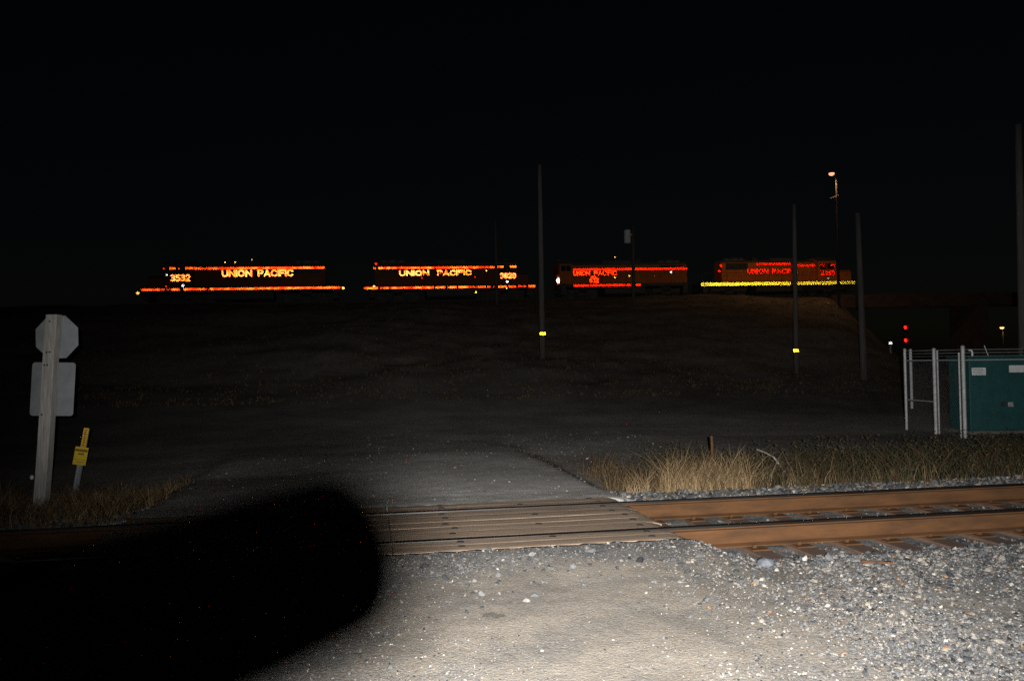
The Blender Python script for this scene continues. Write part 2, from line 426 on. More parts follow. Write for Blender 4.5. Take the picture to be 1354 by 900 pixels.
# ================================================================== near railway
rust = mat('rusty_rail', (0.092, 0.042, 0.0165), (0.054, 0.027, 0.012), scale=7, rough=0.85, bump=0.0015, bscale=60, spec=0.2, stretch=(0.35, 1, 1.6))
polished = mat('polished_railhead_sky_dark', (0.06, 0.058, 0.056), (0.035, 0.034, 0.033), scale=20, rough=0.5, metal=1.0, stretch=(0.1, 4, 1))  # near-black steel colour stands in for the night sky it would mirror
tie_m = mat('weathered_tie', (0.10, 0.06, 0.04), (0.055, 0.034, 0.024), scale=9, rough=0.9, bump=0.006, bscale=25, stretch=(5, 0.6, 3))
timber_m = mat('crossing_timber', (0.225, 0.165, 0.115), (0.135, 0.098, 0.07), scale=6, rough=0.88, bump=0.006, bscale=16, stretch=(0.35, 5, 3), lo=0.34, hi=0.6)
bolt_m = mat('dark_bolt', (0.03, 0.024, 0.02), (0.015, 0.012, 0.01), rough=0.8)

track = thing('railway_track', 'rusty single railway track on dark ties crossing the gravel in the foreground', 'railway track', (0, TRACK0, 0), PSI)
def rail_mb(u0, u1, v, top=0.0, hd=0.225):
    prof = [(-0.037, 0), (-0.037, -0.034), (-0.009, -0.052), (-0.009, -hd + 0.032), (-0.07, -hd + 0.012), (-0.07, -hd), (0.07, -hd), (0.07, -hd + 0.012), (0.009, -hd + 0.032), (0.009, -0.052), (0.037, -0.034), (0.037, 0)]
    b = MB(); b.prism([(v + a, top + z - 0.003) for a, z in prof], 'x', u0, u1); return b
for s in (-1, 1):
    rl = rail_mb(-45, 60, s * 0.755).build('rail', rust, track)
    tr = MB(); tr.prism([(s * 0.755 - 0.0385, -0.024), (s * 0.755 - 0.0378, -0.004), (s * 0.755 - 0.030, 0.001), (s * 0.755 + 0.030, 0.001), (s * 0.755 + 0.0375, -0.004), (s * 0.755 + 0.0378, -0.014)], 'x', -45, 60)
    tr.build('running_surface', polished, rl)
tie_mesh = None
for k in range(-20, 40):
    uc = 1.85 + 0.525 * k
    if U0 < uc < U1: continue
    if tie_mesh is None:
        b = MB(); b.box(-0.115, 0.115, -1.3, 1.3, -0.40, -0.242); o = b.build('tie', tie_m, track, bevel=0.012); tie_mesh = o.data
        hw = []
        for s in (-1, 1):
            pb = MB(); pb.box(-0.095, 0.095, s * 0.755 - 0.19, s * 0.755 + 0.19, -0.244, -0.227); hw.append(pb.build('tie_plate', rust, o))
            for q in (-0.1, 0.1):
                sp_ = MB(); sp_.box(-0.02 + q * 0.3, 0.015 + q * 0.3, s * 0.755 + q - 0.018, s * 0.755 + q + 0.018, -0.23, -0.195); hw.append(sp_.build('spike', rust, o))
    else:
        o = bpy.data.objects.new('tie', tie_mesh); COL.objects.link(o); o.parent = track
        bv = o.modifiers.new('bevel', 'BEVEL'); bv.width = 0.012; bv.segments = 2
        for src in hw:
            c2 = src.copy(); COL.objects.link(c2); c2.parent = o
    o.location = (uc + random.uniform(-0.03, 0.03), random.uniform(-0.06, 0.06), random.uniform(-0.012, 0.004))
    o.rotation_euler = (0, 0, random.uniform(-0.02, 0.02))

crossing = thing('plank_crossing', 'worn timber plank level crossing bolted between and beside the two rails', 'level crossing', (0, TRACK0, 0), PSI)
vs_list = [(-1.20, -0.985), (-0.98, -0.80)] + [(-0.675 + i * 0.27, -0.675 + i * 0.27 + 0.267) for i in range(5)] + [(0.80, 0.985), (0.99, 1.20)]
for si, (ua, ub) in enumerate(((-1.335, U1), (U0, -1.345))):
    for i, (va, vb) in enumerate(vs_list):
        e0, e1 = ua, ub - (random.uniform(0, 0.05) if ub == U1 else 0)
        zt = -0.006 + random.uniform(-0.0015, 0.0015)
        b = MB()
        n = 36; nv = 7
        vs = []; fs = []
        for a in range(n + 1):
            for c_ in range(nv):
                uu = e0 + (e1 - e0) * a / n; fv = c_ / (nv - 1); v0 = va + (vb - va) * fv
                edge = -0.004 * (abs(fv - 0.5) * 2) ** 6
                endw = -0.03 * max(0, (a - n + 2) / 2) ** 2 * (1 if ub == U1 else 0)
                wave = 0.005 * (float(vnoise(np.array([uu * 0.6 + 31 * i]), np.array([v0 * 14.0 + 7 * i]), 1.3)[0]) - 0.6)
                vs.append((uu, v0 + 0.006 * math.sin(uu * 3 + i), zt + edge + endw + wave))
        m_ = len(vs)
        for a in range(n):
            for c_ in range(nv - 1):
                q = a * nv + c_; fs.append((q, q + nv, q + nv + 1, q + 1))
        lo_ = [(x, y, -0.2) for x, y, z in vs]
        vs += lo_
        for a in range(n):
            for c_ in (0, nv - 1):
                q = a * nv + c_; fs.append((q, q + nv, q + nv + m_, q + m_))
        for a in (0, n):
            for c_ in range(nv - 1):
                q = a * nv + c_; fs.append((q, q + 1, q + 1 + m_, q + m_))
        b.add(vs, fs)
        pl = b.build('timber', timber_m, crossing, smooth=False)
        pl.location = (0, 0, 0)
        tex = 0
        for q, uq in enumerate((ua + 0.62, (ua + ub) / 2 + 0.15, ub - 0.33)):
            if q == 1 and i % 2 == 0: continue
            bm_ = MB(); cu = uq + random.uniform(-0.05, 0.05); cv = (va + vb) / 2 + random.uniform(-0.03, 0.03)
            bm_.tube([(cu, cv, zt - 0.02), (cu, cv, zt + 0.007)], 0.036, 10)
            bm_.build('spike_head', bolt_m, pl)
    # each plank gets its own grain offset through its position in object space

# ================================================================== stop sign (seen from behind)
alu = mat('bare_aluminium', (0.22, 0.235, 0.25), (0.17, 0.185, 0.20), scale=5, rough=0.6, metal=0.25, stretch=(1, 1, 1))
post_m = mat('grey_weathered_wood', (0.31, 0.30, 0.285), (0.20, 0.19, 0.175), scale=7, rough=0.9, bump=0.004, bscale=22, stretch=(6, 6, 0.5))
sx, sy = -6.72, 11.16
sz = h1(sx, sy)
stop = thing('stop_sign', 'tall grey wooden post with an octagonal sign and a square sign seen from behind', 'road sign', (sx, sy, sz), 0)
lean = 0.064
b = MB()
vs = []
for z in (-0.3, 0.6, 1.4, 2.1, 2.72):
    for (px_, py_) in ((-0.085, -0.065), (0.085, -0.065), (0.085, 0.07), (-0.085, 0.07)):
        k_ = 1 - 0.05 * z / 2.7
        vs.append((px_ * k_ + lean * z + 0.006 * math.sin(2.2 * z), py_, z))
fs = [(3, 2, 1, 0), (16, 17, 18, 19)]
for r_ in range(4):
    for k in range(4): fs.append((r_ * 4 + k, r_ * 4 + (k + 1) % 4, (r_ + 1) * 4 + (k + 1) % 4, (r_ + 1) * 4 + k))
b.add(vs, fs); post = b.build('post', post_m, stop, bevel=0.008)
def sign_prism(pts, name, zc):
    b = MB(); b.prism(pts, 'y', 0.073, 0.076); o = b.build(name, alu, stop); return o
zc = 2.40; r8 = 0.305 / math.cos(math.pi / 8)
cx = lean * zc
sign_prism([(cx + 0.02 + r8 * math.cos(math.pi / 8 + k * math.pi / 4 + 0.03), zc + r8 * math.sin(math.pi / 8 + k * math.pi / 4 + 0.03)) for k in range(8)], 'octagonal_plate', zc)
pts = []
zc = 1.655; cx = lean * zc + 0.01
for (ax, az, a0) in ((1, 1, 0), (-1, 1, 90), (-1, -1, 180), (1, -1, 270)):
    for q in range(5):
        a = R(a0 + q * 22.5)
        lx, lz = ax * (0.312 - 0.045) + 0.045 * math.cos(a), az * (0.382 - 0.045) + 0.045 * math.sin(a)
        pts.append((cx + lx + lz * 0.05, zc + lz - lx * 0.02))
sign_prism(pts, 'square_plate', zc)
for (dx, z) in ((-0.02, 2.62), (-0.03, 2.18), (0.012, 2.185), (-0.05, 2.0), (-0.01, 2.0), (-0.04, 1.30)):
    b = MB(); x_ = lean * z + dx; b.tube([(x_, -0.058, z), (x_, -0.072, z)], 0.013, 8); b.build('bolt', bolt_m, stop)

# ================================================================== yellow marker stake
yel = mat('yellow_plate', (0.50, 0.34, 0.012), (0.40, 0.265, 0.01), scale=9, rough=0.55)
red_ink = mat('red_print', (0.30, 0.035, 0.02), rough=0.6)
blk_ink = mat('black_print', (0.02, 0.02, 0.02), rough=0.6)
galv = mat('galvanised_steel', (0.42, 0.43, 0.44), (0.27, 0.28, 0.29), scale=14, rough=0.55, metal=0.35)
mx_, my_ = -6.98, 12.5
mk = thing('marker_stake', 'leaning yellow warning marker on a steel stake in dry grass beside the post', 'marker', (mx_, my_, h1(mx_, my_) - 0.02), R(8))
mk.rotation_euler = (R(-3), R(8.5), R(6))
b = MB(); b.prism([(-0.045, -0.012), (-0.04, 0.012), (-0.012, 0.016), (0.012, 0.016), (0.04, 0.012), (0.045, -0.012), (0.02, 0.0), (-0.02, 0.0)], 'z', -0.3, 1.02); b.build('stake', mat('weathered_steel', (0.15, 0.165, 0.185), (0.10, 0.11, 0.125), scale=14, rough=0.7), mk)
b = MB(); b.box(-0.038, 0.038, -0.022, -0.016, 0.62, 1.03); top_p = b.build('decal_strip', yel, mk)
b = MB()
for k in range(9):
    z = 0.745 + k * 0.030
    b.box(-0.022 + 0.004 * (k % 3), 0.016 - 0.006 * (k % 2), -0.0245, -0.0225, z, z + 0.019)
b.build('printed_lines', red_ink, top_p)
b = MB(); b.box(-0.112, 0.088, -0.030, -0.024, 0.44, 0.725); pl = b.build('warning_plate', yel, mk, bevel=0.002)
b = MB(); b.box(-0.105, 0.082, -0.0325, -0.0305, 0.65, 0.69); b.box(-0.105, 0.082, -0.0325, -0.0305, 0.517, 0.523)
b.build('printed_band', mat('brown_print', (0.16, 0.09, 0.015), rough=0.6), pl)
b = MB()
for k in range(5): b.box(-0.05 + k * 0.018, -0.038 + k * 0.018, -0.0325, -0.0305, 0.60, 0.63)
for k in range(7): b.box(-0.06 + k * 0.017, -0.050 + k * 0.017, -0.0325, -0.0305, 0.477, 0.489)
b.build('printed_lines', blk_ink, pl)

# ================================================================== fence with teal cabinet
gz = -0.24
fence = thing('chain_link_fence', 'galvanised chain link fence with barbed wire around the teal cabinet', 'fence', (10.9, 18.9, gz), 0)
P1 = (-0.2 + 0.0, 2.4); PM = (-0.02, 1.15); P3 = (0.0, 0.0)
def fpost(x, y, h, r=0.036, tall=True):
    b = MB(); b.tube([(x, y, -0.1), (x, y, h)], r, 12); o = b.build('post', galv, fence, smooth=False)
    c_ = MB(); c_.ball((x, y, h), r * 1.15, 10, 6, 0.8); c_.build('post_cap', galv, o)
    return o
fpost(P1[0], P1[1], 2.18); fpost(P3[0], P3[1], 2.20, 0.045); fpost(P3[0] - 0.07, P3[1] + 0.05, 2.05, 0.022)
fpost(PM[0] - 0.06, PM[1], 2.16, 0.042); fpost(PM[0] + 0.05, PM[1] + 0.05, 2.12, 0.024)
fpost(3.1, 0, 2.15); fpost(6.2, 0, 2.15); fpost(3.1, P1[1], 2.15); fpost(6.2, P1[1], 2.15)
b = MB()
for z in (1.88, 0.82): b.tube([(P1[0], P1[1], z), (PM[0] - 0.06, PM[1], z)], 0.016, 6)
b.tube([(PM[0], PM[1], 1.88), (P3[0], P3[1], 1.88)], 0.016, 6); b.tube([(0, 0, 1.88), (6.2, 0, 1.88)], 0.016, 6); b.tube([P1 + (1.88,), (6.2, P1[1], 1.88)], 0.016, 6)
b.build('top_rail', galv, fence)
def chain(p0, p1, z0, z1, pitch=0.075, r=0.0009):
    p0 = Vector((*p0, 0)); p1 = Vector((*p1, 0)); L = (p1 - p0).length; d = (p1 - p0) / L; b = MB(); Hh = z1 - z0
    nrm = Vector((-d.y, d.x, 0)) * 0.003
    k = -Hh
    while k < L:
        for s in (0, 1):
            a0 = max(k, 0); a1 = min(k + Hh, L)
            if a1 - a0 < 0.02: continue
            za, zb = (z0 + a0 - k, z0 + a1 - k) if s == 0 else (z1 - (a0 - k), z1 - (a1 - k))
            b.tube([p0 + d * a0 + Vector((0, 0, za)) + nrm * (1 if s else -1), p0 + d * a1 + Vector((0, 0, zb)) + nrm * (1 if s else -1)], r, 3, cap=False)
        k += pitch
    return b
b = chain(P1, P3, 0.04, 1.88); b2 = chain(P3, (6.2, 0), 0.04, 1.88); b.add(b2.v, b2.f); b2 = chain(P1, (6.2, P1[1]), 0.04, 1.88); b.add(b2.v, b2.f)
b.build('wire_mesh', mat('dull_wire', (0.14, 0.145, 0.15), rough=0.7), fence)
b = MB()
for z in (1.98, 2.06, 2.14):
    for a, c_ in ((P1, P3), (P3, (6.2, 0)), (P1, (6.2, P1[1]))): b.tube([a + (z,), c_ + (z,)], 0.0035, 4, cap=False)
b.build('barbed_wire', galv, fence)

teal = mat('teal_paint', (0.007, 0.062, 0.064), (0.005, 0.045, 0.048), scale=3, rough=0.6, spec=0.3)
white_lbl = mat('white_label', (0.62, 0.64, 0.66), (0.5, 0.52, 0.54), scale=12, rough=0.6)
dark_m = mat('dark_metal', (0.025, 0.025, 0.027), rough=0.6)
cx0, cy0 = 11.62, 19.9
cab_ = thing('utility_cabinet', 'teal metal utility cabinet with white labels behind the chain link fence', 'utility cabinet', (cx0, cy0, gz), 0)
b = MB(); b.box(0, 3.2, 0, 1.0, 0.08, 1.92); body = b.build('body', teal, cab_, bevel=0.02)
b = MB(); b.box(-0.04, 3.24, -0.04, 1.04, 1.92, 1.97); b.build('roof', teal, cab_, bevel=0.01)
b = MB(); b.box(-0.1, 3.3, -0.1, 1.1, -0.1, 0.08); b.build('base', mat('concrete', (0.12, 0.115, 0.105), (0.08, 0.075, 0.07), scale=6), cab_)
b = MB(); b.box(0.02, 1.58, -0.022, -0.003, 0.14, 1.80); b.box(1.62, 3.18, -0.022, -0.003, 0.14, 1.80); b.box(0.02, 3.18, -0.03, -0.022, 0.90, 0.93); b.build('door', teal, body, bevel=0.006)
b = MB(); b.box(0.06, 0.44, -0.034, -0.024, 1.49, 1.68); l1 = b.build('label_plate', white_lbl, cab_)
b = MB()
for k, z in enumerate((1.525, 1.565, 1.605, 1.64)): b.box(0.10, 0.40 - 0.05 * (k % 2), -0.0365, -0.0345, z, z + 0.012)
b.build('printed_lines', mat('grey_print', (0.2, 0.2, 0.21)), l1)
b = MB(); b.box(1.08, 1.75, -0.034, -0.024, 1.55, 1.73); b.build('label_plate', white_lbl, cab_)
b = MB(); b.box(1.02, 1.16, -0.05, -0.022, 0.68, 0.80); b.build('padlock_hasp', galv, cab_, bevel=0.01)
b = MB(); b.tube([(0.90, -0.04, 0.75), (0.90, -0.022, 0.75)], 0.07, 14); b.build('handle_recess', dark_m, cab_)
b = MB(); b.tube([(0.28, 0.3, 1.96), (0.28, 0.3, 2.08), (0.25, 0.3, 2.13), (0.19, 0.3, 2.13)], 0.024, 8); b.build('vent_pipe', white_lbl, cab_)
b = MB(); b.tube([(0.85, 0.5, 1.96), (0.74, 0.5, 2.25)], 0.012, 6); b.build('antenna', galv, cab_)
cab_.scale = (0.93, 0.93, 1.0)
pp = at_depth(1204, 470, 29.0)
wp = MB(); wp.tube([(0, 0, -0.1), (0, 0, 2.17)], 0.05, 10); wp.ball((0, 0, 2.17), 0.05, 10, 6, 0.6)
o = wp.build('vent_pipe', white_lbl, None, (pp.x, 29.0, h1(pp.x, 29.0)))
tag(o, 'upright white pipe standing behind the far corner post of the chain link fence', 'pipe')

# ================================================================== reflective sheeting made of corner cubes
def retro_tris(x0, x1, z0, z1, a, keep):
    """tile of cube corners facing -y (front plane y = 0, apexes behind); keep(x, z) -> bool array"""
    hh = a * math.sqrt(3) / 2
    nr = int((z1 - z0) / hh) + 2; ncol = int((x1 - x0) / a) + 3
    V = []
    j, i = np.meshgrid(np.arange(nr), np.arange(ncol), indexing='ij')
    xo = x0 + (i - 1) * a + (j % 2) * a / 2; zo = z0 + (j - 0.5) * hh
    up = np.stack([np.stack([xo, zo], -1), np.stack([xo + a, zo], -1), np.stack([xo + a / 2, zo + hh], -1)], -2).reshape(-1, 3, 2)
    dn = np.stack([np.stack([xo + a, zo], -1), np.stack([xo + 1.5 * a, zo + hh], -1), np.stack([xo + a / 2, zo + hh], -1)], -2).reshape(-1, 3, 2)
    T = np.concatenate([up, dn]); C = T.mean(1)
    T = T[keep(C[:, 0], C[:, 1])]; C = T.mean(1); n = len(T)
    if n == 0: return np.zeros((0, 3)), np.zeros((0, 3), int)
    V = np.zeros((n, 4, 3)); V[:, :3, 0] = T[:, :, 0]; V[:, :3, 2] = T[:, :, 1]
    V[:, 3, 0] = C[:, 0]; V[:, 3, 2] = C[:, 1]; V[:, 3, 1] = a / math.sqrt(6)
    b_ = (np.arange(n) * 4)[:, None]
    Fa = np.concatenate([b_ + np.array([[0, 1, 3]]), b_ + np.array([[1, 2, 3]]), b_ + np.array([[2, 0, 3]])])
    return V.reshape(-1, 3), Fa
GLY = {
 'U': [[(0, 1), (0, .3), (.12, .06), (.35, 0), (.58, .06), (.7, .3), (.7, 1)]],
 'N': [[(0, 0), (0, 1), (.72, 0), (.72, 1)]], 'I': [[(0, 0), (0, 1)]],
 'O': [[(.4, 0), (.12, .12), (0, .5), (.12, .88), (.4, 1), (.68, .88), (.8, .5), (.68, .12), (.4, 0)]],
 'P': [[(0, 0), (0, 1), (.42, 1), (.6, .9), (.64, .72), (.56, .54), (.4, .46), (0, .46)]],
 'A': [[(0, 0), (.38, 1), (.76, 0)], [(.13, .28), (.63, .28)]],
 'C': [[(.74, .8), (.6, .95), (.4, 1), (.12, .88), (0, .5), (.12, .12), (.4, 0), (.6, .05), (.74, .2)]],
 'F': [[(0, 0), (0, 1), (.58, 1)], [(0, .52), (.5, .52)]], 'Y': [[(0, 1), (.33, .5), (.66, 1)], [(.33, .5), (.33, 0)]],
 '0': [[(.3, 0), (.08, .15), (0, .5), (.08, .85), (.3, 1), (.52, .85), (.6, .5), (.52, .15), (.3, 0)]],
 '2': [[(0, .75), (.1, .95), (.3, 1), (.52, .92), (.58, .7), (.45, .45), (0, 0), (.6, 0)]],
 '3': [[(.02, .92), (.3, 1), (.52, .9), (.54, .68), (.42, .55), (.22, .53)], [(.22, .53), (.48, .47), (.6, .28), (.52, .08), (.3, 0), (0, .08)]],
 '5': [[(.55, 1), (.08, 1), (.03, .56), (.3, .62), (.54, .5), (.6, .3), (.5, .08), (.28, 0), (0, .08)]],
 '6': [[(.54, .94), (.3, 1), (.08, .8), (0, .35), (.1, .07), (.32, 0), (.54, .08), (.6, .3), (.5, .52), (.3, .58), (.05, .45)]],
 '8': [[(.3, .54), (.08, .65), (.06, .88), (.3, 1), (.54, .88), (.52, .65), (.3, .54), (.04, .4), (.0, .16), (.3, 0), (.6, .16), (.56, .4), (.3, .54)]],
 '9': [[(.06, .06), (.3, 0), (.52, .2), (.6, .65), (.5, .93), (.28, 1), (.06, .92), (0, .7), (.1, .48), (.3, .42), (.55, .55)]],
}
def text_strokes(s, width, height, gap=0.28, space=0.62):
    """stroke segments of a word fitted into width x height; also the x range of each letter"""
    x = 0; segs = []; spans = []
    for ch in s:
        if ch == ' ': x += space; spans.append(None); continue
        wch = max(q[0] for l in GLY[ch] for q in l)
        for l in GLY[ch]:
            for p0, p1 in zip(l, l[1:]): segs.append((p0[0] + x, p0[1], p1[0] + x, p1[1]))
        spans.append((x - gap / 2, x + wch + gap / 2)); x += wch + gap
    k = width / (x - gap)
    segs = np.array(segs); segs[:, [0, 2]] *= k; segs[:, [1, 3]] *= height
    return segs, [None if q is None else (q[0] * k, q[1] * k) for q in spans]
def retro_text(s, x0, x1, z0, z1, stroke, a, drop=None):
    segs, spans = text_strokes(s, x1 - x0 - stroke, z1 - z0 - stroke)
    segs[:, [0, 2]] += x0 + stroke / 2; segs[:, [1, 3]] += z0 + stroke / 2
    def keep(x, z):
        dm = np.full(x.shape, 9.0)
        for ax, az, bx, bz in segs:
            dx, dz = bx - ax, bz - az; L = dx * dx + dz * dz
            tt = np.clip(((x - ax) * dx + (z - az) * dz) / L, 0, 1)
            dm = np.minimum(dm, np.hypot(x - ax - tt * dx, z - az - tt * dz))
        k = dm < stroke / 2
        if drop is not None:
            for li, (fr, za, zb) in drop.items():
                sp = spans[li]
                inl = (x > sp[0] + x0) & (x < sp[1] + x0) & (z > z0 + za * (z1 - z0)) & (z < z0 + zb * (z1 - z0))
                k &= ~(inl & (rng.random(x.shape) < fr))
        return k
    return retro_tris(x0 - 0.1, x1 + 0.1, z0 - 0.1, z1 + 0.1, a, keep)
def retro_strip(segs, zc, wd, a):
    """segs: (x0, x1, share of facets still clean)"""
    def keep(x, z):
        k = np.zeros(x.shape, bool); r = rng.random(x.shape)
        for s in segs:
            k |= (x > s[0]) & (x < s[1]) & (r < s[2])
        return k & (np.abs(z - zc) < wd / 2)
    xs = [s[0] for s in segs] + [s[1] for s in segs]
    return retro_tris(min(xs), max(xs), zc - wd, zc + wd, a, keep)
def retro_disc(cx, cz, r, a):
    return retro_tris(cx - r, cx + r, cz - r, cz + r, a, lambda x, z: np.hypot(x - cx, z - cz) < r)
def retro_obj(name, VF, y, m, parent):
    V, Fa = VF
    V = V.copy(); V[:, 1] += y
    return np_mesh(name, V, Fa, m, parent=parent)

RR = 0.12
retro_hot = mirror('red_sheeting_hot_spots', (0.98, 0.50, 0.22), 0.114, (0.90, 0.25, 0.09))  # red sheeting; orange hot spots of overexposed flash return are put into its colour
retro_let = mirror('red_sheeting_overexposed', (0.98, 0.66, 0.40), 0.112, (0.96, 0.50, 0.24))  # red letters tinted orange to stand for their overexposed flash glare
retro_red = mirror('red_sheeting', (0.95, 0.20, 0.10), 0.112)
retro_far = mirror('dull_red_sheeting', (0.97, 0.20, 0.10), 0.103)
retro_mid = mirror('red_sheeting_fresh', (0.96, 0.30, 0.13), 0.110)
retro_yel = mirror('yellow_sheeting', (0.97, 0.86, 0.30), 0.100)
retro_white = mirror('white_sheeting', (0.9, 0.92, 0.93), RR)
retro_amber = mirror('amber_sheeting', (0.92, 0.74, 0.40), RR)

# ================================================================== locomotives
steel_grey = mat('grey_roof_paint', (0.13, 0.13, 0.13), (0.08, 0.08, 0.08), scale=1.5, rough=0.7)
under_m = mat('underframe', (0.07, 0.068, 0.065), (0.035, 0.034, 0.032), scale=3, rough=0.8)
glass_m = mat('dark_glass', (0.01, 0.012, 0.014), (0.008, 0.01, 0.012), rough=0.08)
handrail_m = mat('handrail_paint', (0.09, 0.085, 0.08), rough=0.6)
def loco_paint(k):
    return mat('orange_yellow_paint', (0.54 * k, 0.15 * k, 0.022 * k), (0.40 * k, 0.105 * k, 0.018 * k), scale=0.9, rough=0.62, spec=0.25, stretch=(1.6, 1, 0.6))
ANG = math.atan(KL); CL = math.cos(ANG)
SILL, HOOD = 1.55, 0.95
def lx(px, py, x0, off):
    """distance along the locomotive (from its origin at X = x0 on the track) and height of a photo point on its side plane"""
    q = on_line(px, py, YL - off / CL, KL)
    ox, oy = x0, YL + KL * x0
    return (q.x - ox) * CL + (q.y - oy) * math.sin(ANG), q.z - float(rail_z(x0))
def locomotive(px0, px1, cab_side, pxcab, pxhood, pxnose, label, paint, strip_m, text_m, num_m, low_m, spec):
    pm = (px0 + px1) / 2
    q = on_line(pm, 380, YL, KL); x0 = q.x
    T = thing('diesel_locomotive', label, 'locomotive', (x0, YL + KL * x0, float(rail_z(x0)) + 0.02), ANG, 'locomotives coupled on the embankment')
    T.rotation_euler = (0, -math.atan(0.0978 * KL * CL), ANG)
    f = lambda px, py=380, off=SILL: lx(px, py, x0, off)
    L0, L1 = f(px0)[0], f(px1)[0]
    ca, cb = sorted((f(pxcab[0])[0], f(pxcab[1])[0]))
    ha, hb = sorted((f(pxhood[0], 365, HOOD)[0], f(pxhood[1], 365, HOOD)[0]))
    na, nb = sorted((f(pxnose[0], 365, HOOD)[0], f(pxnose[1], 365, HOOD)[0]))
    sg = -1 if cab_side == 'left' else 1
    # frame with step wells and pilots
    b = MB(); b.box(L0 + 0.9, L1 - 0.9, -1.53, 1.53, 1.28, 1.62); b.box(L0 + 0.35, L0 + 0.9, -1.53, 1.53, 0.45, 1.66); b.box(L1 - 0.9, L1 - 0.35, -1.53, 1.53, 0.45, 1.66)
    fr = b.build('frame', under_m, T)
    for e, s in ((L0, 1), (L1, -1)):
        for y in (-1.5, 1.12):
            for k in range(4):
                b = MB(); b.box(e + s * (0.02 + 0.04 * k) - 0.14, e + s * (0.02 + 0.04 * k) + 0.14, y, y + 0.38, 0.45 + 0.34 * k, 0.49 + 0.34 * k); b.build('step', under_m, fr)
        b = MB(); b.tube([(e + s * 0.35, 0, 0.9), (e - s * 0.15, 0, 0.9)], 0.14, 8); b.build('coupler', under_m, fr)
    # long hood with bevelled roof
    hz = spec.get('hz', 4.12)
    prof = [(-0.93, 1.62), (-0.93, hz - 0.28), (-0.62, hz), (0.62, hz), (0.93, hz - 0.28), (0.93, 1.62)]
    b = MB(); b.prism(prof, 'x', ha, hb); hood = b.build('long_hood', paint, T)
    b = MB(); b.prism([(-0.935, hz - 0.26), (-0.62, hz + 0.012), (0.62, hz + 0.012), (0.935, hz - 0.26)], 'x', ha + 0.01, hb - 0.01); b.build('hood_roof', steel_grey, hood)
    n = max(4, int((hb - ha - 4.5) / 0.75))
    for k in range(n):
        x = ha + 0.4 + k * (hb - ha - 0.8) / n
        b = MB(); b.box(x + 0.03, x + (hb - ha - 0.8) / n - 0.03, -0.952, -0.932, 1.78, 3.05); b.build('engine_door', paint, hood)
    rad = (hb - 3.2, hb - 0.5) if sg < 0 else (ha + 0.5, ha + 3.2)
    b = MB(); b.box(rad[0], rad[1], -0.943, 0.943, hz - 1.3, hz - 0.32)
    b.build('radiator_grille', under_m, hood)
    b = MB(); c0 = (ha + hb) / 2
    b.prism([(-1.05, hz - 0.22), (-0.7, hz + 0.25), (0.7, hz + 0.25), (1.05, hz - 0.22)], 'x', c0 - 1.6 + sg * 1.5, c0 + 1.6 + sg * 1.5)
    b.build('dynamic_brake', steel_grey, hood)
    for k in range(3):
        x = rad[0] + 0.5 + k * 0.9
        b = MB(); b.tube([(x, 0, hz), (x, 0, hz + 0.28)], 0.6 if k == 1 else 0.42, 16); b.build('radiator_fan', steel_grey, hood)
    b = MB(); b.box(c0 - 0.5 - sg * 1.4, c0 + 0.1 - sg * 1.4, -0.25, 0.25, hz, hz + 0.42); b.build('exhaust_stack', under_m, hood)
    # cab
    czt = hz + 0.25
    cw = 1.5
    b = MB(); b.prism([(-cw, 1.62), (-cw, czt - 0.45), (-0.75, czt), (0.75, czt), (cw, czt - 0.45), (cw, 1.62)], 'x', ca, cb); cab = b.build('cab', paint, T)
    b = MB(); b.prism([(-cw - 0.02, czt - 0.47), (-cw - 0.02, czt - 0.43), (-0.76, czt + 0.03), (0.76, czt + 0.03), (cw + 0.02, czt - 0.43), (cw + 0.02, czt - 0.47), (0.75, czt - 0.02), (-0.75, czt - 0.02)], 'x', ca - 0.06, cb + 0.06); b.build('cab_roof', steel_grey, cab)
    cl = cb - ca
    for k in range(2):
        b = MB(); xa = ca + cl * (0.14 + 0.40 * k)
        b.box(xa, xa + cl * 0.32, -cw - 0.012, -cw - 0.004, 3.02, 3.58); wd_ = b.build('window', glass_m, cab)
        b = MB()
        for (p_, q_, r_, s_) in ((xa - .04, xa + cl * .32 + .04, 3.58, 3.62), (xa - .04, xa + cl * .32 + .04, 2.98, 3.02), (xa - .04, xa, 3.02, 3.58), (xa + cl * .32, xa + cl * .32 + .04, 3.02, 3.58)):
            b.box(p_, q_, -cw - 0.02, -cw - 0.001, r_, s_)
        b.build('window_frame', steel_grey, wd_)
    # nose
    nz = spec.get('nz', 2.95)
    b = MB(); b.prism([(-0.9, 1.62), (-0.9, nz - 0.2), (-0.6, nz), (0.6, nz), (0.9, nz - 0.2), (0.9, 1.62)], 'x', na, nb); nose = b.build('short_hood', paint, T)
    ex = ca if sg < 0 else cb
    for y in (-0.16, 0.16):
        b = MB(); b.tube([(ex - 0.02 * -sg, y, czt - 0.28), (ex + 0.10 * sg, y, czt - 0.28)], 0.12, 12); b.build('headlight', steel_grey, cab)
    b = MB(); b.tube([(ca + cl / 2, 0.5, czt), (ca + cl / 2, 0.5, czt + 0.2), (ca + cl / 2 + 0.5 * sg, 0.5, czt + 0.24)], 0.05, 8); b.build('horn', steel_grey, cab)
    # fuel tank, trucks and wheels
    c_ = (L0 + L1) / 2; Lh = (L1 - L0)
    b = MB(); b.prism([(-1.35, 1.25), (-1.35, 0.55), (-0.95, 0.35), (0.95, 0.35), (1.35, 0.55), (1.35, 1.25)], 'x', c_ - Lh * 0.15, c_ + Lh * 0.15); b.build('fuel_tank', under_m, T)
    axles = spec.get('axles', 3)
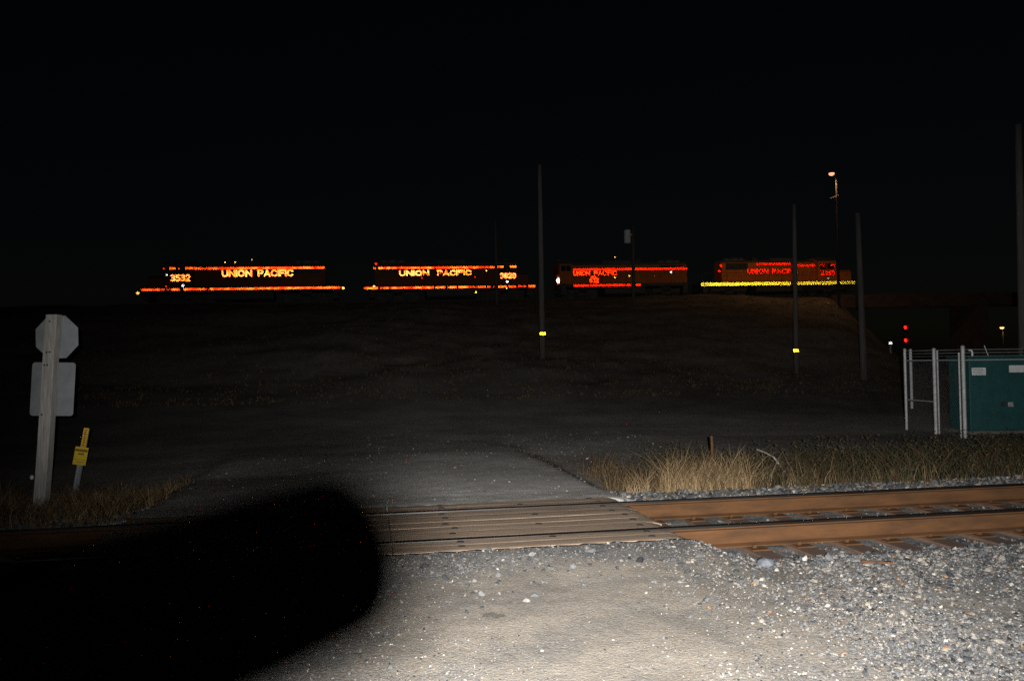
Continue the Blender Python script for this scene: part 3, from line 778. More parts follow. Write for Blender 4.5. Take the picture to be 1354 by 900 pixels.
    for s in (-1, 1):
        tx = c_ + s * Lh * 0.315; hl = 2.15 if axles == 3 else 1.6
        b = MB()
        for y in (-1.22, 1.08): b.box(tx - hl, tx + hl, y, y + 0.14, 0.62, 1.02); b.box(tx - 0.5, tx + 0.5, y, y + 0.14, 0.42, 1.22)
        b.box(tx - 0.6, tx + 0.6, -1.08, 1.08, 0.7, 1.2); tk = b.build('truck', under_m, T)
        for k in range(axles):
            x = tx + (k - (axles - 1) / 2) * (1.66 if axles == 3 else 2.6)
            b = MB()
            for y in (-0.82, 0.70): b.tube([(x, y, 0.505), (x, y + 0.12, 0.505)], 0.505, 20)
            b.tube([(x, -0.7, 0.505), (x, 0.7, 0.505)], 0.09, 8); b.build('wheel', under_m, tk)
    # handrails
    b = MB()
    for y in (-1.46, 1.46):
        b.tube([(L0 + 0.2, y, 1.62), (L0 + 0.5, y, 2.65), (L1 - 0.5, y, 2.65), (L1 - 0.2, y, 1.62)], 0.02, 5)
        k = L0 + 1.6
        while k < L1 - 1.2:
            if not (ca - 0.1 < k < cb + 0.1): b.tube([(k, y, 1.6), (k, y, 2.65)], 0.018, 5)
            k += 1.7
    b.build('handrail', handrail_m, T)
    # reflective sheeting
    A = 0.026
    def segs(lst, py, off): return [(f(a, py, off)[0], f(b_, py, off)[0], k) for a, b_, k in lst]
    zt = f(pm, spec['top_y'], HOOD)[1]; zb = f(pm, spec['low_y'], SILL)[1]
    yh_ = -HOOD - 0.03
    for k_ in ('top',):
        retro_obj('reflective_stripe', retro_strip(segs(spec['top'], spec['top_y'], HOOD), zt, spec.get('tw', 0.20), A), yh_, strip_m, hood)
    if 'top2' in spec:
        z2 = f(pm, spec['top2_y'], HOOD)[1]
        retro_obj('reflective_stripe', retro_strip(segs(spec['top2'], spec['top2_y'], HOOD), z2, spec.get('tw', 0.20), A), yh_, strip_m, hood)
    if 'cabtop' in spec:
        z2 = f(pm, spec['cabtop_y'], 1.5)[1]
        retro_obj('reflective_stripe', retro_strip(segs(spec['cabtop'], spec['cabtop_y'], 1.5), z2, spec.get('tw', 0.20), A), -1.5 - 0.03, strip_m, cab)
    retro_obj('reflective_stripe', retro_strip(segs(spec['low'], spec['low_y'], SILL), zb, spec.get('lw', 0.20), A), -SILL - 0.03, low_m, fr)
    for wi, (wtxt, xa, xb, ya, yb, drop) in enumerate(spec['words']):
        za = f(pm, yb, HOOD)[1]; zc_ = f(pm, ya, HOOD)[1]
        retro_obj('lettering', retro_text(wtxt, f(xa, ya, HOOD)[0], f(xb, ya, HOOD)[0], za, zc_, spec.get('sw', 0.155), 0.026, drop), yh_, text_m, hood)
    xa, xb, ya, yb, txt, off, drop = spec['num']
    za = f(pm, yb, off)[1]; zc_ = f(pm, ya, off)[1]
    retro_obj('road_number', retro_text(txt, f(xa, ya, off)[0], f(xb, ya, off)[0], za, zc_, spec.get('nw', 0.145), 0.032, drop), -off - 0.035, num_m, cab if off > 1.2 else hood)
    if 'num2' in spec:
        xa, xb, ya, yb, txt, off, drop = spec['num2']
        za = f(pm, yb, off)[1]; zc_ = f(pm, ya, off)[1]
        retro_obj('road_number', retro_text(txt, f(xa, ya, off)[0], f(xb, ya, off)[0], za, zc_, 0.07, 0.026, drop), -off - 0.035, num_m, hood)
    mats = {'w': retro_white, 'y': retro_amber, 'r': retro_red, 'Y': retro_yel}
    for (px, py, r, mk_, par) in spec.get('dots', []):
        off = SILL if par == 'frame' else (1.5 if par == 'cab' else HOOD)
        xx, zz = f(px, py, off)
        V, Fa = retro_disc(xx, zz, r, 0.03)
        if len(V): retro_obj('reflector', (V, Fa), -off - 0.04, mats[mk_], {'frame': fr, 'cab': cab, 'hood': hood, 'nose': nose}[par])
    return T
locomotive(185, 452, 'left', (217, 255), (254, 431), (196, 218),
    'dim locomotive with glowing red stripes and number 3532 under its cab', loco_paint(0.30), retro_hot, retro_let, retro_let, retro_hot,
    dict(top_y=355, low_y=382,
         top=[(256, 271, .5), (271, 275, .25), (275, 292, .55), (292, 300, .7), (300, 345, 1), (345, 352, .6), (352, 392, .95), (392, 402, .6), (402, 415, .75), (415, 418, .3), (418, 430, .8)],
         cabtop=[(216.5, 218.5, .5), (225, 233, .9), (236, 238, .35), (246, 255.5, .95)], cabtop_y=354.6,
         low=[(186, 189, .15), (189, 201, .9), (201, 207, .6), (207, 212, .95), (212, 218, .35), (220, 226, .12), (227, 238, .95), (243, 258, .9), (258, 266, .5), (266, 274, .4), (276, 279, .3), (279, 282, .9), (282, 300, .5), (300, 330, .65), (330, 372, .8), (372, 392, .95), (392, 404, .7), (404, 412, .85), (412, 450, .92)],
         words=[('UNION', 294, 334, 357, 366.3, {}), ('PACIFIC', 341.5, 388.5, 357, 366.3, {3: (.5, 0, 1)})],
         num=(226, 252.5, 362.5, 371.5, '3532', 1.5, {}),
         dots=[(182.4, 385.3, .14, 'y', 'frame'), (454, 383.5, .13, 'y', 'frame'), (221.4, 362, .08, 'w', 'cab'), (242.6, 376.5, .13, 'w', 'cab'), (298.7, 346.8, .07, 'y', 'hood'), (312, 346.8, .07, 'y', 'hood'), (334.5, 344, .05, 'y', 'hood'), (220, 377, .05, 'r', 'cab')]))
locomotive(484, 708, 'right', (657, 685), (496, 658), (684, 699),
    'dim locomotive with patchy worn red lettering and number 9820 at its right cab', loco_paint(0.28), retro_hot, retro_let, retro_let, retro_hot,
    dict(top_y=354, low_y=380,
         top=[(494, 498, .25), (501, 507, .8), (507, 512, .55), (512, 516, .9), (516, 521, .3), (521, 526, .9), (526, 529, .25), (529, 556, .9), (557, 575, .95), (577, 586, .85), (586, 603, .75), (603, 634, 1), (634, 647, .5), (648, 656, .85)],
         cabtop=[(658, 666.5, .7), (675, 683.5, .9)], cabtop_y=353.4,
         low=[(481, 484, .15), (484, 500, .95), (503, 506, .5), (507, 515, .5), (517, 524, .75), (524, 532, .45), (532, 546, .4), (546, 574, 1), (576.5, 589, .85), (592.5, 604, .95), (606.5, 620, .95), (620, 629, .25), (629.5, 635, .3), (635, 643, .5), (645, 648.5, .7), (652, 654, .3), (659, 670, .65), (673, 683, .7), (685, 696, .25), (699, 708, .85)],
         words=[('UNION', 528.5, 568, 357, 364.8, {4: (.8, 0, .45)}), ('PACIFIC', 578.5, 624, 357, 364.8, {0: (.85, .3, .7), 1: (.5, .4, 1), 2: (.35, 0, .6), 4: (.9, 0, .55), 6: (.3, 0, 1)})],
         num=(661.5, 683, 361.5, 369.3, '9820', 1.5, {0: (.65, 0, .8)}),
         dots=[(495, 377, .1, 'y', 'frame'), (629.5, 387, .1, 'Y', 'frame'), (644, 359, .09, 'y', 'hood'), (671.2, 374, .13, 'w', 'cab'), (670, 382.5, .08, 'y', 'frame'), (498, 347.3, .10, 'r', 'hood'), (558.5, 367, .05, 'r', 'hood'), (628.5, 367, .04, 'r', 'hood')]))
L3 = locomotive(738, 914, 'left', (741, 757.5), (757, 909), (737, 741.5),
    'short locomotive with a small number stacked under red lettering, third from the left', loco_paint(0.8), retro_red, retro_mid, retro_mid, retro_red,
    dict(top_y=356, low_y=377, axles=2, sw=0.10, nw=0.11, hz=3.95, nz=2.8,
         top=[(758.5, 796, .95), (796.6, 836.5, .95), (839.8, 850, 1), (850, 909, .95)],
         low=[(758.8, 768, .95), (768, 779, .95), (780.5, 791.5, .95), (792.5, 803.5, .95), (804.5, 826, .98), (826, 829, .4), (829, 834, .9), (834, 837, .15), (841, 847.5, .95)],
         words=[('UNION', 758.5, 780.5, 357.8, 364, {}), ('PACIFIC', 786, 816, 357.8, 364, {3: (.5, 0, 1)})],
         num=(779.8, 792.2, 367, 373.4, '632', HOOD, {}), num2=(781.5, 789, 364.6, 366.9, 'UPY', HOOD, {}),
         dots=[(740.5, 356.6, .14, 'r', 'nose'), (887.7, 361, .13, 'w', 'hood'), (813.5, 366.6, .1, 'y', 'hood'), (832.5, 364.8, .09, 'y', 'hood'), (814, 340, .06, 'y', 'hood')]))
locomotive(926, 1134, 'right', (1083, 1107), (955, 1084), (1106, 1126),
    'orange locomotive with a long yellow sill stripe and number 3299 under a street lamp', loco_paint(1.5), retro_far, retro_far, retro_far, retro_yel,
    dict(top_y=349, low_y=374.8, sw=0.13, nw=0.12, lw=0.36, tw=0.24,
         top=[(1001, 1008, .8), (1008, 1012, .5), (1012, 1050.5, .9)], top2=[(1055, 1082, .95)], top2_y=351.6,
         cabtop=[(1084, 1091, .8), (1098.5, 1105, .85)], cabtop_y=351.2,
         low=[(927, 935, .6), (935, 942, .85), (942, 1003, 1), (1003, 1082, .96), (1082, 1105, 1), (1105, 1133, .95)],
         words=[('UNION', 988.5, 1016.5, 355.4, 361.8, {}), ('PACIFIC', 1021.5, 1055.5, 355.4, 361.8, {})],
         num=(1085.5, 1105, 358, 365, '3299', 1.5, {}),
         dots=[(954, 350, .16, 'r', 'hood'), (951.5, 357, .14, 'r', 'hood'), (1095.5, 369.3, .12, 'w', 'cab'), (1094, 377.5, .06, 'r', 'frame'), (1132.5, 374, .09, 'y', 'frame')]))
# lit headlamp on the third locomotive's nose
q = at_depth(740, 369.5, 84.9)
hb_ = MB(); hb_.tube([(0, 0, 0), (-0.02, -0.12, 0)], 0.33, 16)
lamp_white = emit('lit_headlamp', (1.0, 0.95, 0.85), 6)
xx, zz = lx(740, 369.5, L3.location.x, 1.0)
hb_ = MB(); hb_.tube([(xx, -1.0, zz), (xx - 0.06, -1.13, zz + 0.0)], 0.27, 14); hb_.build('lit_lamp', lamp_white, L3)

upper = thing('railway_track', 'railway track on top of the embankment under the locomotives', 'railway track', (0, 0, 0))
for s in (-1, 1):
    b = MB(); o_ = s * 0.755
    pts = []
    for x in (-120, -40, 0, 30, 60, 75):
        pts.append((x - math.sin(ANG) * o_, YL + KL * x + math.cos(ANG) * o_, float(rail_z(x)) - 0.08))
    for p0, p1 in zip(pts, pts[1:]): b.tube([p0, p1], 0.1, 4)
    b.build('rail', rust, upper)
b = MB()
def girder(x0, x1, off, z0, z1, th):
    vs = []
    for x in (x0, x1):
        for o_ in (off - th / 2, off + th / 2):
            for z in (z0, z1): vs.append((x - math.sin(ANG) * o_, YL + KL * x + math.cos(ANG) * o_, float(rail_z(x)) + z))
    return vs, [(0, 1, 3, 2), (4, 6, 7, 5), (0, 4, 5, 1), (2, 3, 7, 6), (0, 2, 6, 4), (1, 5, 7, 3)]
bridge = thing('railway_bridge', 'dark girder railway bridge carrying the upper track on beyond the embankment end', 'bridge', (55.3, YL + KL * 55.3, 0))
off_ = Vector(bridge.location)
def badd(name, mtl, lst):
    b = MB()
    for a in lst: vs, fs = girder(*a); b.add([Vector(v) - off_ for v in vs], fs)
    return b.build(name, mtl, bridge)
brm = mat('bridge_steel', (0.16, 0.10, 0.07), (0.09, 0.06, 0.045), scale=1.2, rough=0.8)
badd('girder', brm, [(36, 90, -2.2, -1.5, -0.05, 0.3), (36, 90, 2.2, -1.5, -0.05, 0.3)])
badd('deck', under_m, [(36, 90, 0, -0.42, -0.2, 4.0)])
badd('pier', brm, [(54.6, 56.0, 0, -9.6, -1.5, 4.6)])

# ================================================================== utility poles
pole_m = mat('pole_wood', (0.085, 0.078, 0.07), (0.05, 0.045, 0.04), scale=2.5, rough=0.9, bump=0.006, bscale=14, stretch=(5, 5, 0.4))
def pole(px, ytop, Y, r, label, pxtop=None, ybase=None, name='utility_pole', cat='utility pole'):
    pb = at_depth(px, 470, Y)
    zb = h1(pb.x, Y)
    pb = EYE + ray(px, ybase or 470) * (Y / ray(px, ybase or 470).y)
    ptp = at_depth(pxtop if pxtop is not None else px, ytop, Y)
    T = thing(name, label, cat, (pb.x, Y, zb), 0, 'utility poles')
    hgt = ptp.z - zb
    b = MB(); b.tube([((ptp.x - pb.x) * q, 0, -0.4 * (1 - q) + hgt * q) for q in (0, .25, .5, .75, 1)], r, 12, r2=r * 0.72)
    shaft = b.build('shaft', pole_m, T, smooth=True)
    return T, hgt, ptp.x - pb.x
def pole_tag(T, px, py, w, h, hgt, dx):
    q = at_depth(px, py, T.location.y - 0.16)
    V, Fa = retro_tris(-w / 2, w / 2, -h / 2, h / 2, 0.03, lambda x, z: (np.abs(x) < w / 2) & (np.abs(z) < h / 2))
    V = V + np.array([q.x - T.location.x, 0, q.z - T.location.z])
    retro_obj('reflector', (V, Fa), -0.19, retro_yel, T)
    b = MB(); b.box(q.x - T.location.x - w / 2 - .02, q.x - T.location.x + w / 2 + .02, -0.17, -0.10, q.z - T.location.z - h / 2 - .02, q.z - T.location.z + h / 2 + .02); b.build('tag_plate', dark_m, T)
A_, hA, dA = pole(717.5, 218, 42, 0.16, 'tall wooden pole with a yellow reflector, between the second and third locomotives', 713.5); pole_tag(A_, 717.8, 441, 0.30, 0.15, hA, dA)
B_, hB, dB = pole(1052.5, 270, 40, 0.135, 'wooden pole with a yellow reflector standing before the locomotive with the yellow sill', 1050); pole_tag(B_, 1052.2, 463.3, 0.27, 0.14, hB, dB)
C_, hC, dC = pole(1142, 282, 38, 0.17, 'plain dark wooden pole just right of the last locomotive', 1134)
D_, hD, dD = pole(1352.5, 165, 26, 0.15, 'tallest grey wooden pole, rising behind the teal cabinet at the picture edge', 1346.5)
E_, hE, dE = pole(839, 298, 68, 0.15, 'faint pole with a pale transformer box before the third locomotive', 837)
tz = at_depth(830, 312, 67.7)
b = MB(); xx = tz.x - E_.location.x; zz = tz.z - E_.location.z
b.tube([(xx, -0.1, zz - 0.6), (xx, -0.1, zz + 0.5)], 0.28, 12); b.ball((xx, -0.1, zz + 0.5), 0.28, 12, 6, 0.4); tr_ = b.build('transformer', mat('pale_grey_paint', (0.62, 0.66, 0.68)), E_)
b = MB(); b.box(xx, 0.1 + (at_depth(837, 312, 68).x - E_.location.x), -0.06, 0.02, zz + 0.1, zz + 0.2); b.build('bracket', galv, tr_)
F_, hF, dF = pole(657.5, 288, 68, 0.13, 'thin faint pole standing before the second locomotive', 655)

# ================================================================== street lamps
def street_lamp(pxl, pyl, pxp, Y, label, energy, col, es, r, arm_extra=False):
    q = at_depth(pxl, pyl, Y)
    pb = at_depth(pxp, pyl, Y)
    zb = h1(pb.x, Y)
    T = thing('street_lamp', label, 'street lamp', (pb.x, Y, zb), 0, 'lit street lamps')
    hg = q.z - zb; dx = q.x - pb.x
    b = MB(); b.tube([(0, 0, -0.3), (0, 0, hg + 0.2)], 0.12, 10, r2=0.07); b.build('pole', dark_m, T)
    b = MB(); b.tube([(0, 0, hg - 0.3), (dx * 0.5, -0.2, hg + 0.1), (dx * 0.85, -0.4, hg + 0.12)], 0.04, 8)
    if arm_extra: b.tube([(0.15, -0.1, hg - 2.0), (-0.75, -0.25, hg - 2.35)], 0.05, 6)
    b.build('arm', under_m, T)
    b = MB(); b.ball((dx, -0.45, hg + 0.10), r * 1.15, 12, 6, 0.35); hd_ = b.build('lamp_head', dark_m, T)
    b = MB(); b.ball((dx, -0.45, hg - 0.02), r, 14, 8, 0.75); ln_ = b.build('lamp_lens', emit('sodium_glow', col, es), hd_)
    l = bpy.data.lights.new('sodium_lamp', 'SPOT'); l.energy = energy; l.color = (1.0, 0.52, 0.2); l.shadow_soft_size = 0.3; l.spot_size = R(172); l.spot_blend = 0.35
    lo = bpy.data.objects.new('sodium_lamp', l); COL.objects.link(lo); lo.location = (pb.x + dx, Y - 0.45, zb + hg - 0.5)
    return T
street_lamp(1097, 231, 1105.5, 74, 'tall street lamp glowing orange above the last locomotive', 720, (1.0, 0.37, 0.20), 1.7, 0.26, True)
street_lamp(1322.5, 433, 1326, 125, 'small distant street lamp glowing orange under the bridge, beyond the teal cabinet', 120, (1.0, 0.55, 0.16), 3, 0.30)

# ================================================================== signal and delineator
sgY = 82.0
q = at_depth(1196, 433, sgY); q2 = at_depth(1196, 450, sgY)
zb = h1(q.x, sgY)
sig = thing('railway_signal', 'signal mast with two red lamps lit one above the other', 'signal', (q.x, sgY, zb))
b = MB(); b.tube([(0, 0.1, -0.3), (0, 0.1, q.z - zb + 0.8)], 0.07, 8); b.build('mast', dark_m, sig)
red_l = emit('red_signal_glow', (1.0, 0.012, 0.008), 3.2)
for z in (q.z - zb, q2.z - zb):
    b = MB(); b.box(-0.28, 0.28, -0.06, 0.02, z - 0.4, z + 0.4); hd_ = b.build('signal_head', dark_m, sig, bevel=0.03)
    b = MB(); b.tube([(0, -0.10, z), (0, -0.07, z)], 0.19, 16); b.build('red_lens', red_l, hd_)
    b = MB(); b.tube([(0, -0.07, z + 0.02), (0, -0.35, z + 0.03)], 0.24, 16, cap=False); b.build('visor', dark_m, hd_)
q = at_depth(1177.5, 463, 58); zb = h1(q.x, 58)
dl = thing('delineator_post', 'short post with a bright white reflector below and left of the red signal lamps', 'marker post', (q.x, 58, zb))
hh_ = max(0.8, q.z - zb)
b = MB(); b.box(-0.06, 0.06, -0.01, 0.02, -0.3, hh_ + 0.15); b.build('post', galv, dl)
V, Fa = retro_tris(-0.14, 0.14, -0.10, 0.10, 0.025, lambda x, z: (np.abs(x) < .13) & (np.abs(z) < .09)); V = V + np.array([0, 0, hh_])
retro_obj('reflector', (V, Fa), -0.04, retro_white, dl)

# ================================================================== grass
def grass(name, X, Y, hgt, col, mt, label, width=0.006, lean=0.35, sinkz=0.02):
    """one bent three-segment blade per root"""
    n = len(X); Z = H(X, Y) - sinkz
    a = rng.random(n) * 2 * math.pi; l = lean * hgt * (0.3 + rng.random(n))
    dx, dy = np.cos(a) * l, np.sin(a) * l
    b = a + rng.normal(size=n) * 0.7 + math.pi / 2
    wx, wy = np.cos(b) * width, np.sin(b) * width * 0.6
    V = np.zeros((n, 7, 3))
    for k, (f_, w_) in enumerate(((0, 1.0), (0.4, 0.85), (0.75, 0.55))):
        cx_, cy_, cz_ = X + dx * f_ ** 2, Y + dy * f_ ** 2, Z + hgt * f_ * (1 - 0.1 * f_)
        V[:, 2 * k] = np.stack([cx_ - wx * w_, cy_ - wy * w_, cz_], -1); V[:, 2 * k + 1] = np.stack([cx_ + wx * w_, cy_ + wy * w_, cz_], -1)
    V[:, 6] = np.stack([X + dx, Y + dy, Z + hgt * 0.92], -1)
    o = (np.arange(n) * 7)[:, None]
    T3 = np.concatenate([o + np.array([[a_, b_, c_]]) for a_, b_, c_ in ((0, 1, 3), (0, 3, 2), (2, 3, 5), (2, 5, 4), (4, 5, 6))])
    ob = np_mesh(name, V.reshape(-1, 3), T3, mt, np.repeat(col, 7, 0))
    return tag(ob, label, 'grass', kind='stuff')
gmat = vcol_mat('dry_blade', rough=0.8, var=0.2, nscale=15)
TAN = np.array([(0.155, 0.107, 0.056), (0.12, 0.082, 0.042), (0.22, 0.162, 0.092), (0.09, 0.057, 0.028), (0.07, 0.04, 0.02)])
GRN = np.array([(0.030, 0.034, 0.015), (0.042, 0.040, 0.020), (0.058, 0.046, 0.024), (0.07, 0.05, 0.028), (0.026, 0.026, 0.014)])
def tufts(n, fx, per, spread):
    cx_, cy_ = fx(n); k = rng.integers(per[0], per[1], n)
    X = np.repeat(cx_, k) + rng.normal(size=k.sum()) * spread; Y = np.repeat(cy_, k) + rng.normal(size=k.sum()) * spread
    return X, Y, np.repeat(np.arange(n), k)
def region(u0, u1, v0, v1, cond=None):
    def fx(n):
        U = u0 + (u1 - u0) * rng.random(4 * n); V = v0 + (v1 - v0) * rng.random(4 * n)
        if cond is not None:
            k = cond(U, V); U, V = U[k], V[k]
        U, V = np.resize(U, n), np.resize(V, n)
        return xy(U, V)
    return fx
# right verge: tan clumps nearest, greener weeds further right
edge = lambda U, V: U > 1.95 + 0.02 * V + 0.35 * np.maximum(0, 2.6 - V) + 0.2 * (V < 1.9)
X, Y, ti = tufts(260, region(1.3, 6.0, 1.4, 5.0, edge), (8, 30), 0.07)
hh0 = 0.20 + 0.28 * rng.random(300)
cx_, cy_ = X, Y
nz_ = vnoise(X, Y, 1.1)
k = rng.random(len(X)) < np.clip(3.2 * nz_ - 1.1, 0.04, 1) * (1 - sstep(2.8, 6.0, uv(X, Y)[0]))
X, Y, ti, nz_ = X[k], Y[k], ti[k], nz_[k]
grass('dry_grass', X, Y, hh0[ti] * (0.45 + 0.9 * nz_) * (0.4 + 0.9 * rng.random(len(X))), TAN[rng.choice(5, len(X), p=[.25, .25, .08, .24, .18])] * 0.8, gmat, 'tan dead grass growing in a strip beside the asphalt and track', 0.004, 0.9)
cu, cv = uv(*on_plane_z(957, 653, -0.1).to_2d())
X, Y, ti = tufts(60, lambda n: xy(cu + rng.normal(size=n) * 0.55, cv + 0.3 + np.abs(rng.normal(size=n)) * 0.3), (18, 44), 0.05)
grass('dry_grass', X, Y, (0.22 + 0.40 * rng.random(60))[ti] * (0.5 + 0.8 * rng.random(len(X))), TAN[rng.choice(5, len(X), p=[.35, .2, .25, .12, .08])] * 1.2, gmat, 'thick clump of tall pale dead grass rising behind the far rail', 0.0036, 0.85)
X, Y, ti = tufts(620, region(2.6, 16, 1.55, 5.4, lambda U, V: (U + 0.3 * V > 4.2 + 1.6 * rng.random(U.shape))), (16, 40), 0.09)
hh0 = (0.14 + 0.34 * rng.random(620))
nz_ = vnoise(X + 40, Y, 0.8)
k = rng.random(len(X)) < np.clip(2.6 * nz_ - 0.75, 0.05, 1)
X, Y, ti, nz_ = X[k], Y[k], ti[k], nz_[k]
cc = GRN[rng.choice(5, len(X))]; tn = rng.random(len(X)) < 0.3; cc[tn] = TAN[rng.choice(5, tn.sum())] * 0.75
grass('weeds', X, Y, hh0[ti] * (0.5 + 0.9 * nz_) * (0.4 + 0.9 * rng.random(len(X))), cc, gmat, 'dark green and brown weeds along the track before the fence', 0.0055, 0.95)
# leaflets on the weeds
n = 20000
U = 3.2 + 13 * rng.random(n); V = 2.1 + 3.4 * rng.random(n)
X, Y = xy(U, V); Zl = H(X, Y) + 0.03 + 0.5 * rng.random(n) ** 1.5 * (0.2 + vnoise(X, Y, 1.6))
P0 = np.stack([X, Y, Zl], -1); D1 = rng.normal(size=(n, 3)); D1 /= np.linalg.norm(D1, axis=1, keepdims=True); D2 = np.cross(D1, rng.normal(size=(n, 3))); D2 /= np.linalg.norm(D2, axis=1, keepdims=True)
s_ = (0.012 + 0.022 * rng.random(n))[:, None]
Vq = np.stack([P0 - D1 * s_, P0 + D2 * s_ * 0.4, P0 + D1 * s_, P0 - D2 * s_ * 0.4], 1)
o = np_mesh('weed_leaves', Vq.reshape(-1, 3), (np.arange(n) * 4)[:, None] + np.array([[0, 1, 2, 3]]), gmat, np.repeat(GRN[rng.choice(5, n)], 4, 0))
tag(o, 'small dark leaves of the weeds before the fence', 'weeds', kind='stuff')
# left verge around the stop sign
X, Y, ti = tufts(700, region(-12.5, U0 - 0.1, 1.3, 4.7, lambda U, V: U < U0 - 0.2 - 0.0 * V + 1.0 * np.maximum(0, V - 1.8) * (V > 1.8)), (14, 34), 0.09)
hh0 = 0.10 + 0.17 * rng.random(700)
cc = TAN[rng.choice(5, len(X), p=[.25, .25, .15, .2, .15])] * 1.15; gn = rng.random(len(X)) < 0.3; cc[gn] = GRN[rng.choice(5, gn.sum())]
grass('dry_grass', X, Y, hh0[ti] * (0.4 + 0.9 * rng.random(len(X))), cc, gmat, 'low brown grass around the wooden sign post and yellow marker', 0.005, 0.7)
X, Y, ti = tufts(60, lambda n: (-7.9 + rng.normal(size=n) * 0.5, 10.6 + rng.normal(size=n) * 0.3), (20, 40), 0.06)
grass('dry_grass', X, Y, (0.25 + 0.25 * rng.random(60))[ti] * (0.5 + 0.8 * rng.random(len(X))), TAN[rng.choice(5, len(X))], gmat, 'taller tan grass left of the wooden sign post', 0.005, 0.8)
# dead grass on the embankment
X, Y, ti = tufts(7500, lambda n: (lambda y: ((rng.random(n) * 1.5 - 0.75) * y, y))(24 + 54 * rng.random(n)), (5, 10), 0.18)
k = (H(X, Y) > 0.25) & (H(X, Y) < rail_z(X) - 0.5)
X, Y, ti = X[k], Y[k], ti[k]
cc = TAN[rng.choice(5, len(X))] * 0.6
grass('dry_grass', X, Y, 0.05 + 0.13 * rng.random(len(X)), cc, gmat, 'dead grass tufts scattered over the dark embankment slope', 0.02, 0.6)

# ================================================================== odds and ends
q = on_plane_z(1010, 602, -0.1)
stick_m = mat('bleached_wood', (0.26, 0.245, 0.225), (0.18, 0.165, 0.15), scale=20)
q0 = at_depth(1001, 594, 13.2); q1 = at_depth(1023, 604, 12.8)
gs = h1(q1.x, 12.8)
b = MB(); b.tube([q0, (q0 + q1) / 2 + Vector((0, 0, 0.01)), q1, (q1.x + 0.25, q1.y - 0.1, gs - 0.02)], 0.014, 6); o = b.build('stick', stick_m); tag(o, 'pale bare stick leaning in the weeds right of the tan grass clump', 'stick')
q0 = at_depth(941, 578, 12.2); gs = h1(q0.x, 12.2)
b = MB(); b.tube([(q0.x + 0.02, 12.2, gs - 0.2), (q0.x, 12.2, q0.z)], 0.02, 6); b.ball((q0.x, 12.2, q0.z), 0.025, 8, 5); o = b.build('metal_stake', rust); tag(o, 'rusty orange stake sticking up out of the tan grass clump', 'stake')
q = on_plane_z(1159, 747, -0.13); b = MB(); b.box(-0.13, 0.13, -0.012, 0.012, 0, 0.02); b.box(0.08, 0.13, -0.03, 0.03, 0.002, 0.024)
o = b.build('tie_spike', rust, None, (q.x, q.y, h1(q.x, q.y) + 0.012)); o.rotation_euler = (0, 0.05, R(-8)); tag(o, 'rusty loose spike lying on the ballast below the rails', 'spike')
q = on_plane_z(42, 636, -0.2); b = MB(); b.add([(v * Vector((0.035, 0.03, 0.045))) for v in [Vector(p_) for p_ in ICO_V]], ICO_F.tolist())
o = b.build('crumpled_paper', white_lbl, None, (q.x, q.y, h1(q.x, q.y) + 0.12)); tag(o, 'scrap of white litter in the grass left of the wooden post', 'litter')
for (px, py, s_, lb) in ((1012, 752, 0.10, 'fist-sized dark rock on gravel below the near rail'), (679 + 228, 715, 0.09, 'dark rock beside the right end of the crossing planks')):
    q = on_plane_z(px, py, -0.13); b = MB(); b.add([v * s_ * random.uniform(0.8, 1.1) * Vector((1, 0.8, 0.6)) if False else Vector((v.x * s_ * random.uniform(.8, 1.1), v.y * s_ * .8, v.z * s_ * .6)) for v in [Vector(p_) for p_ in ICO_V]], ICO_F.tolist())
    o = b.build('rock', mat('slate', (0.10, 0.11, 0.125), (0.06, 0.065, 0.075), scale=12, bump=0.004), None, (q.x, q.y, h1(q.x, q.y) + s_ * 0.3), bevel=s_ * 0.1); tag(o, lb, 'rock')

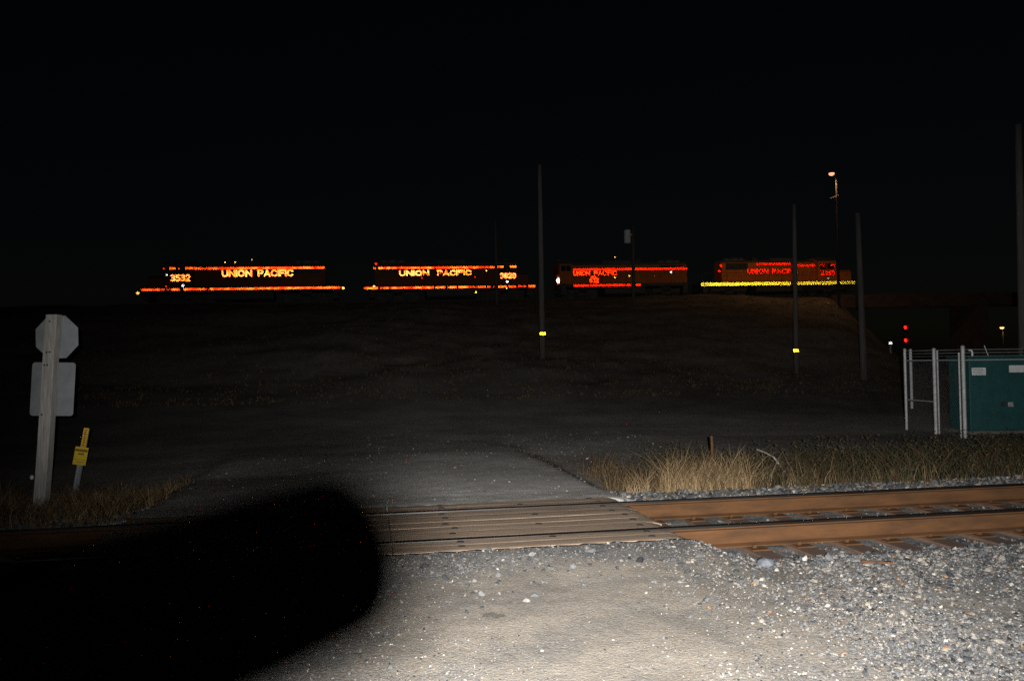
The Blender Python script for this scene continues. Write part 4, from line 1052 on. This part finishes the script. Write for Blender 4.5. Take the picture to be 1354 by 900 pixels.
# ================================================================== the camera the photograph was taken with: its hood shades the flash at lower left
cam_black = mat('black_camera_plastic', (0.02, 0.02, 0.02), rough=0.5)
pc = thing('photo_camera', 'black camera with round lens hood and bracket flash on a tripod', 'camera', EYE)
pc.rotation_euler = (PITCH - R(1.1), 0, -R(24.6))
def ring(r0, r1, y0, y1, n=40):
    b = MB(); vs = []; fs = []
    for k in range(n):
        a = 2 * math.pi * k / n
        for (r, y) in ((r0, y0), (r1, y0), (r1, y1), (r0, y1)): vs.append((r * math.cos(a), y, r * math.sin(a)))
    for k in range(n):
        k2 = (k + 1) % n
        for j in range(4): fs.append((k * 4 + j, k2 * 4 + j, k2 * 4 + (j + 1) % 4, k * 4 + (j + 1) % 4))
    b.add(vs, fs); return b
ring(0.0365, 0.0395, -0.03, 0.012).build('lens_hood', cam_black, pc)
b = MB(); b.tube([(0, -0.19, 0), (0, -0.03, 0)], 0.0395, 40, r2=0.0385); b.build('lens_barrel', cam_black, pc)
b = MB(); b.tube([(0, -0.029, 0), (0, -0.018, 0)], 0.034, 40, r2=0.033); b.build('front_glass', mat('lens_glass', (0.01, 0.01, 0.012), rough=0.1), pc)
b = MB(); b.box(-0.13, 0.0, -0.25, -0.18, -0.07, 0.03); b.build('camera_body', cam_black, pc, bevel=0.008)
b = MB(); b.box(0.178, 0.193, -0.275, -0.25, -0.07, 0.032); b.box(-0.1, 0.193, -0.275, -0.22, -0.085, -0.0705); b.build('flash_bracket', cam_black, pc)
b = MB(); b.box(0.145, 0.225, -0.29, -0.238, 0.03, 0.115); b.build('flash_head', cam_black, pc, bevel=0.005)
tp = thing('tripod', 'black camera tripod standing on the gravel behind the lens', 'tripod', (0, -0.24, h1(0, -0.24)))
hz_ = 1.7 - h1(0, -0.24) - 0.065
b = MB(); b.tube([(0, 0, 1.0), (0, 0, hz_)], 0.016, 8); b.build('centre_column', cam_black, tp)
for k in range(3):
    a = R(90 + 60 + 120 * k); b = MB(); ex, ey = 0.42 * math.cos(a), 0.42 * math.sin(a)
    b.tube([(0, 0, 1.35), (ex, ey, h1(ex, -0.24 + ey) - h1(0, -0.24))], 0.014, 8); b.build('leg', cam_black, tp)
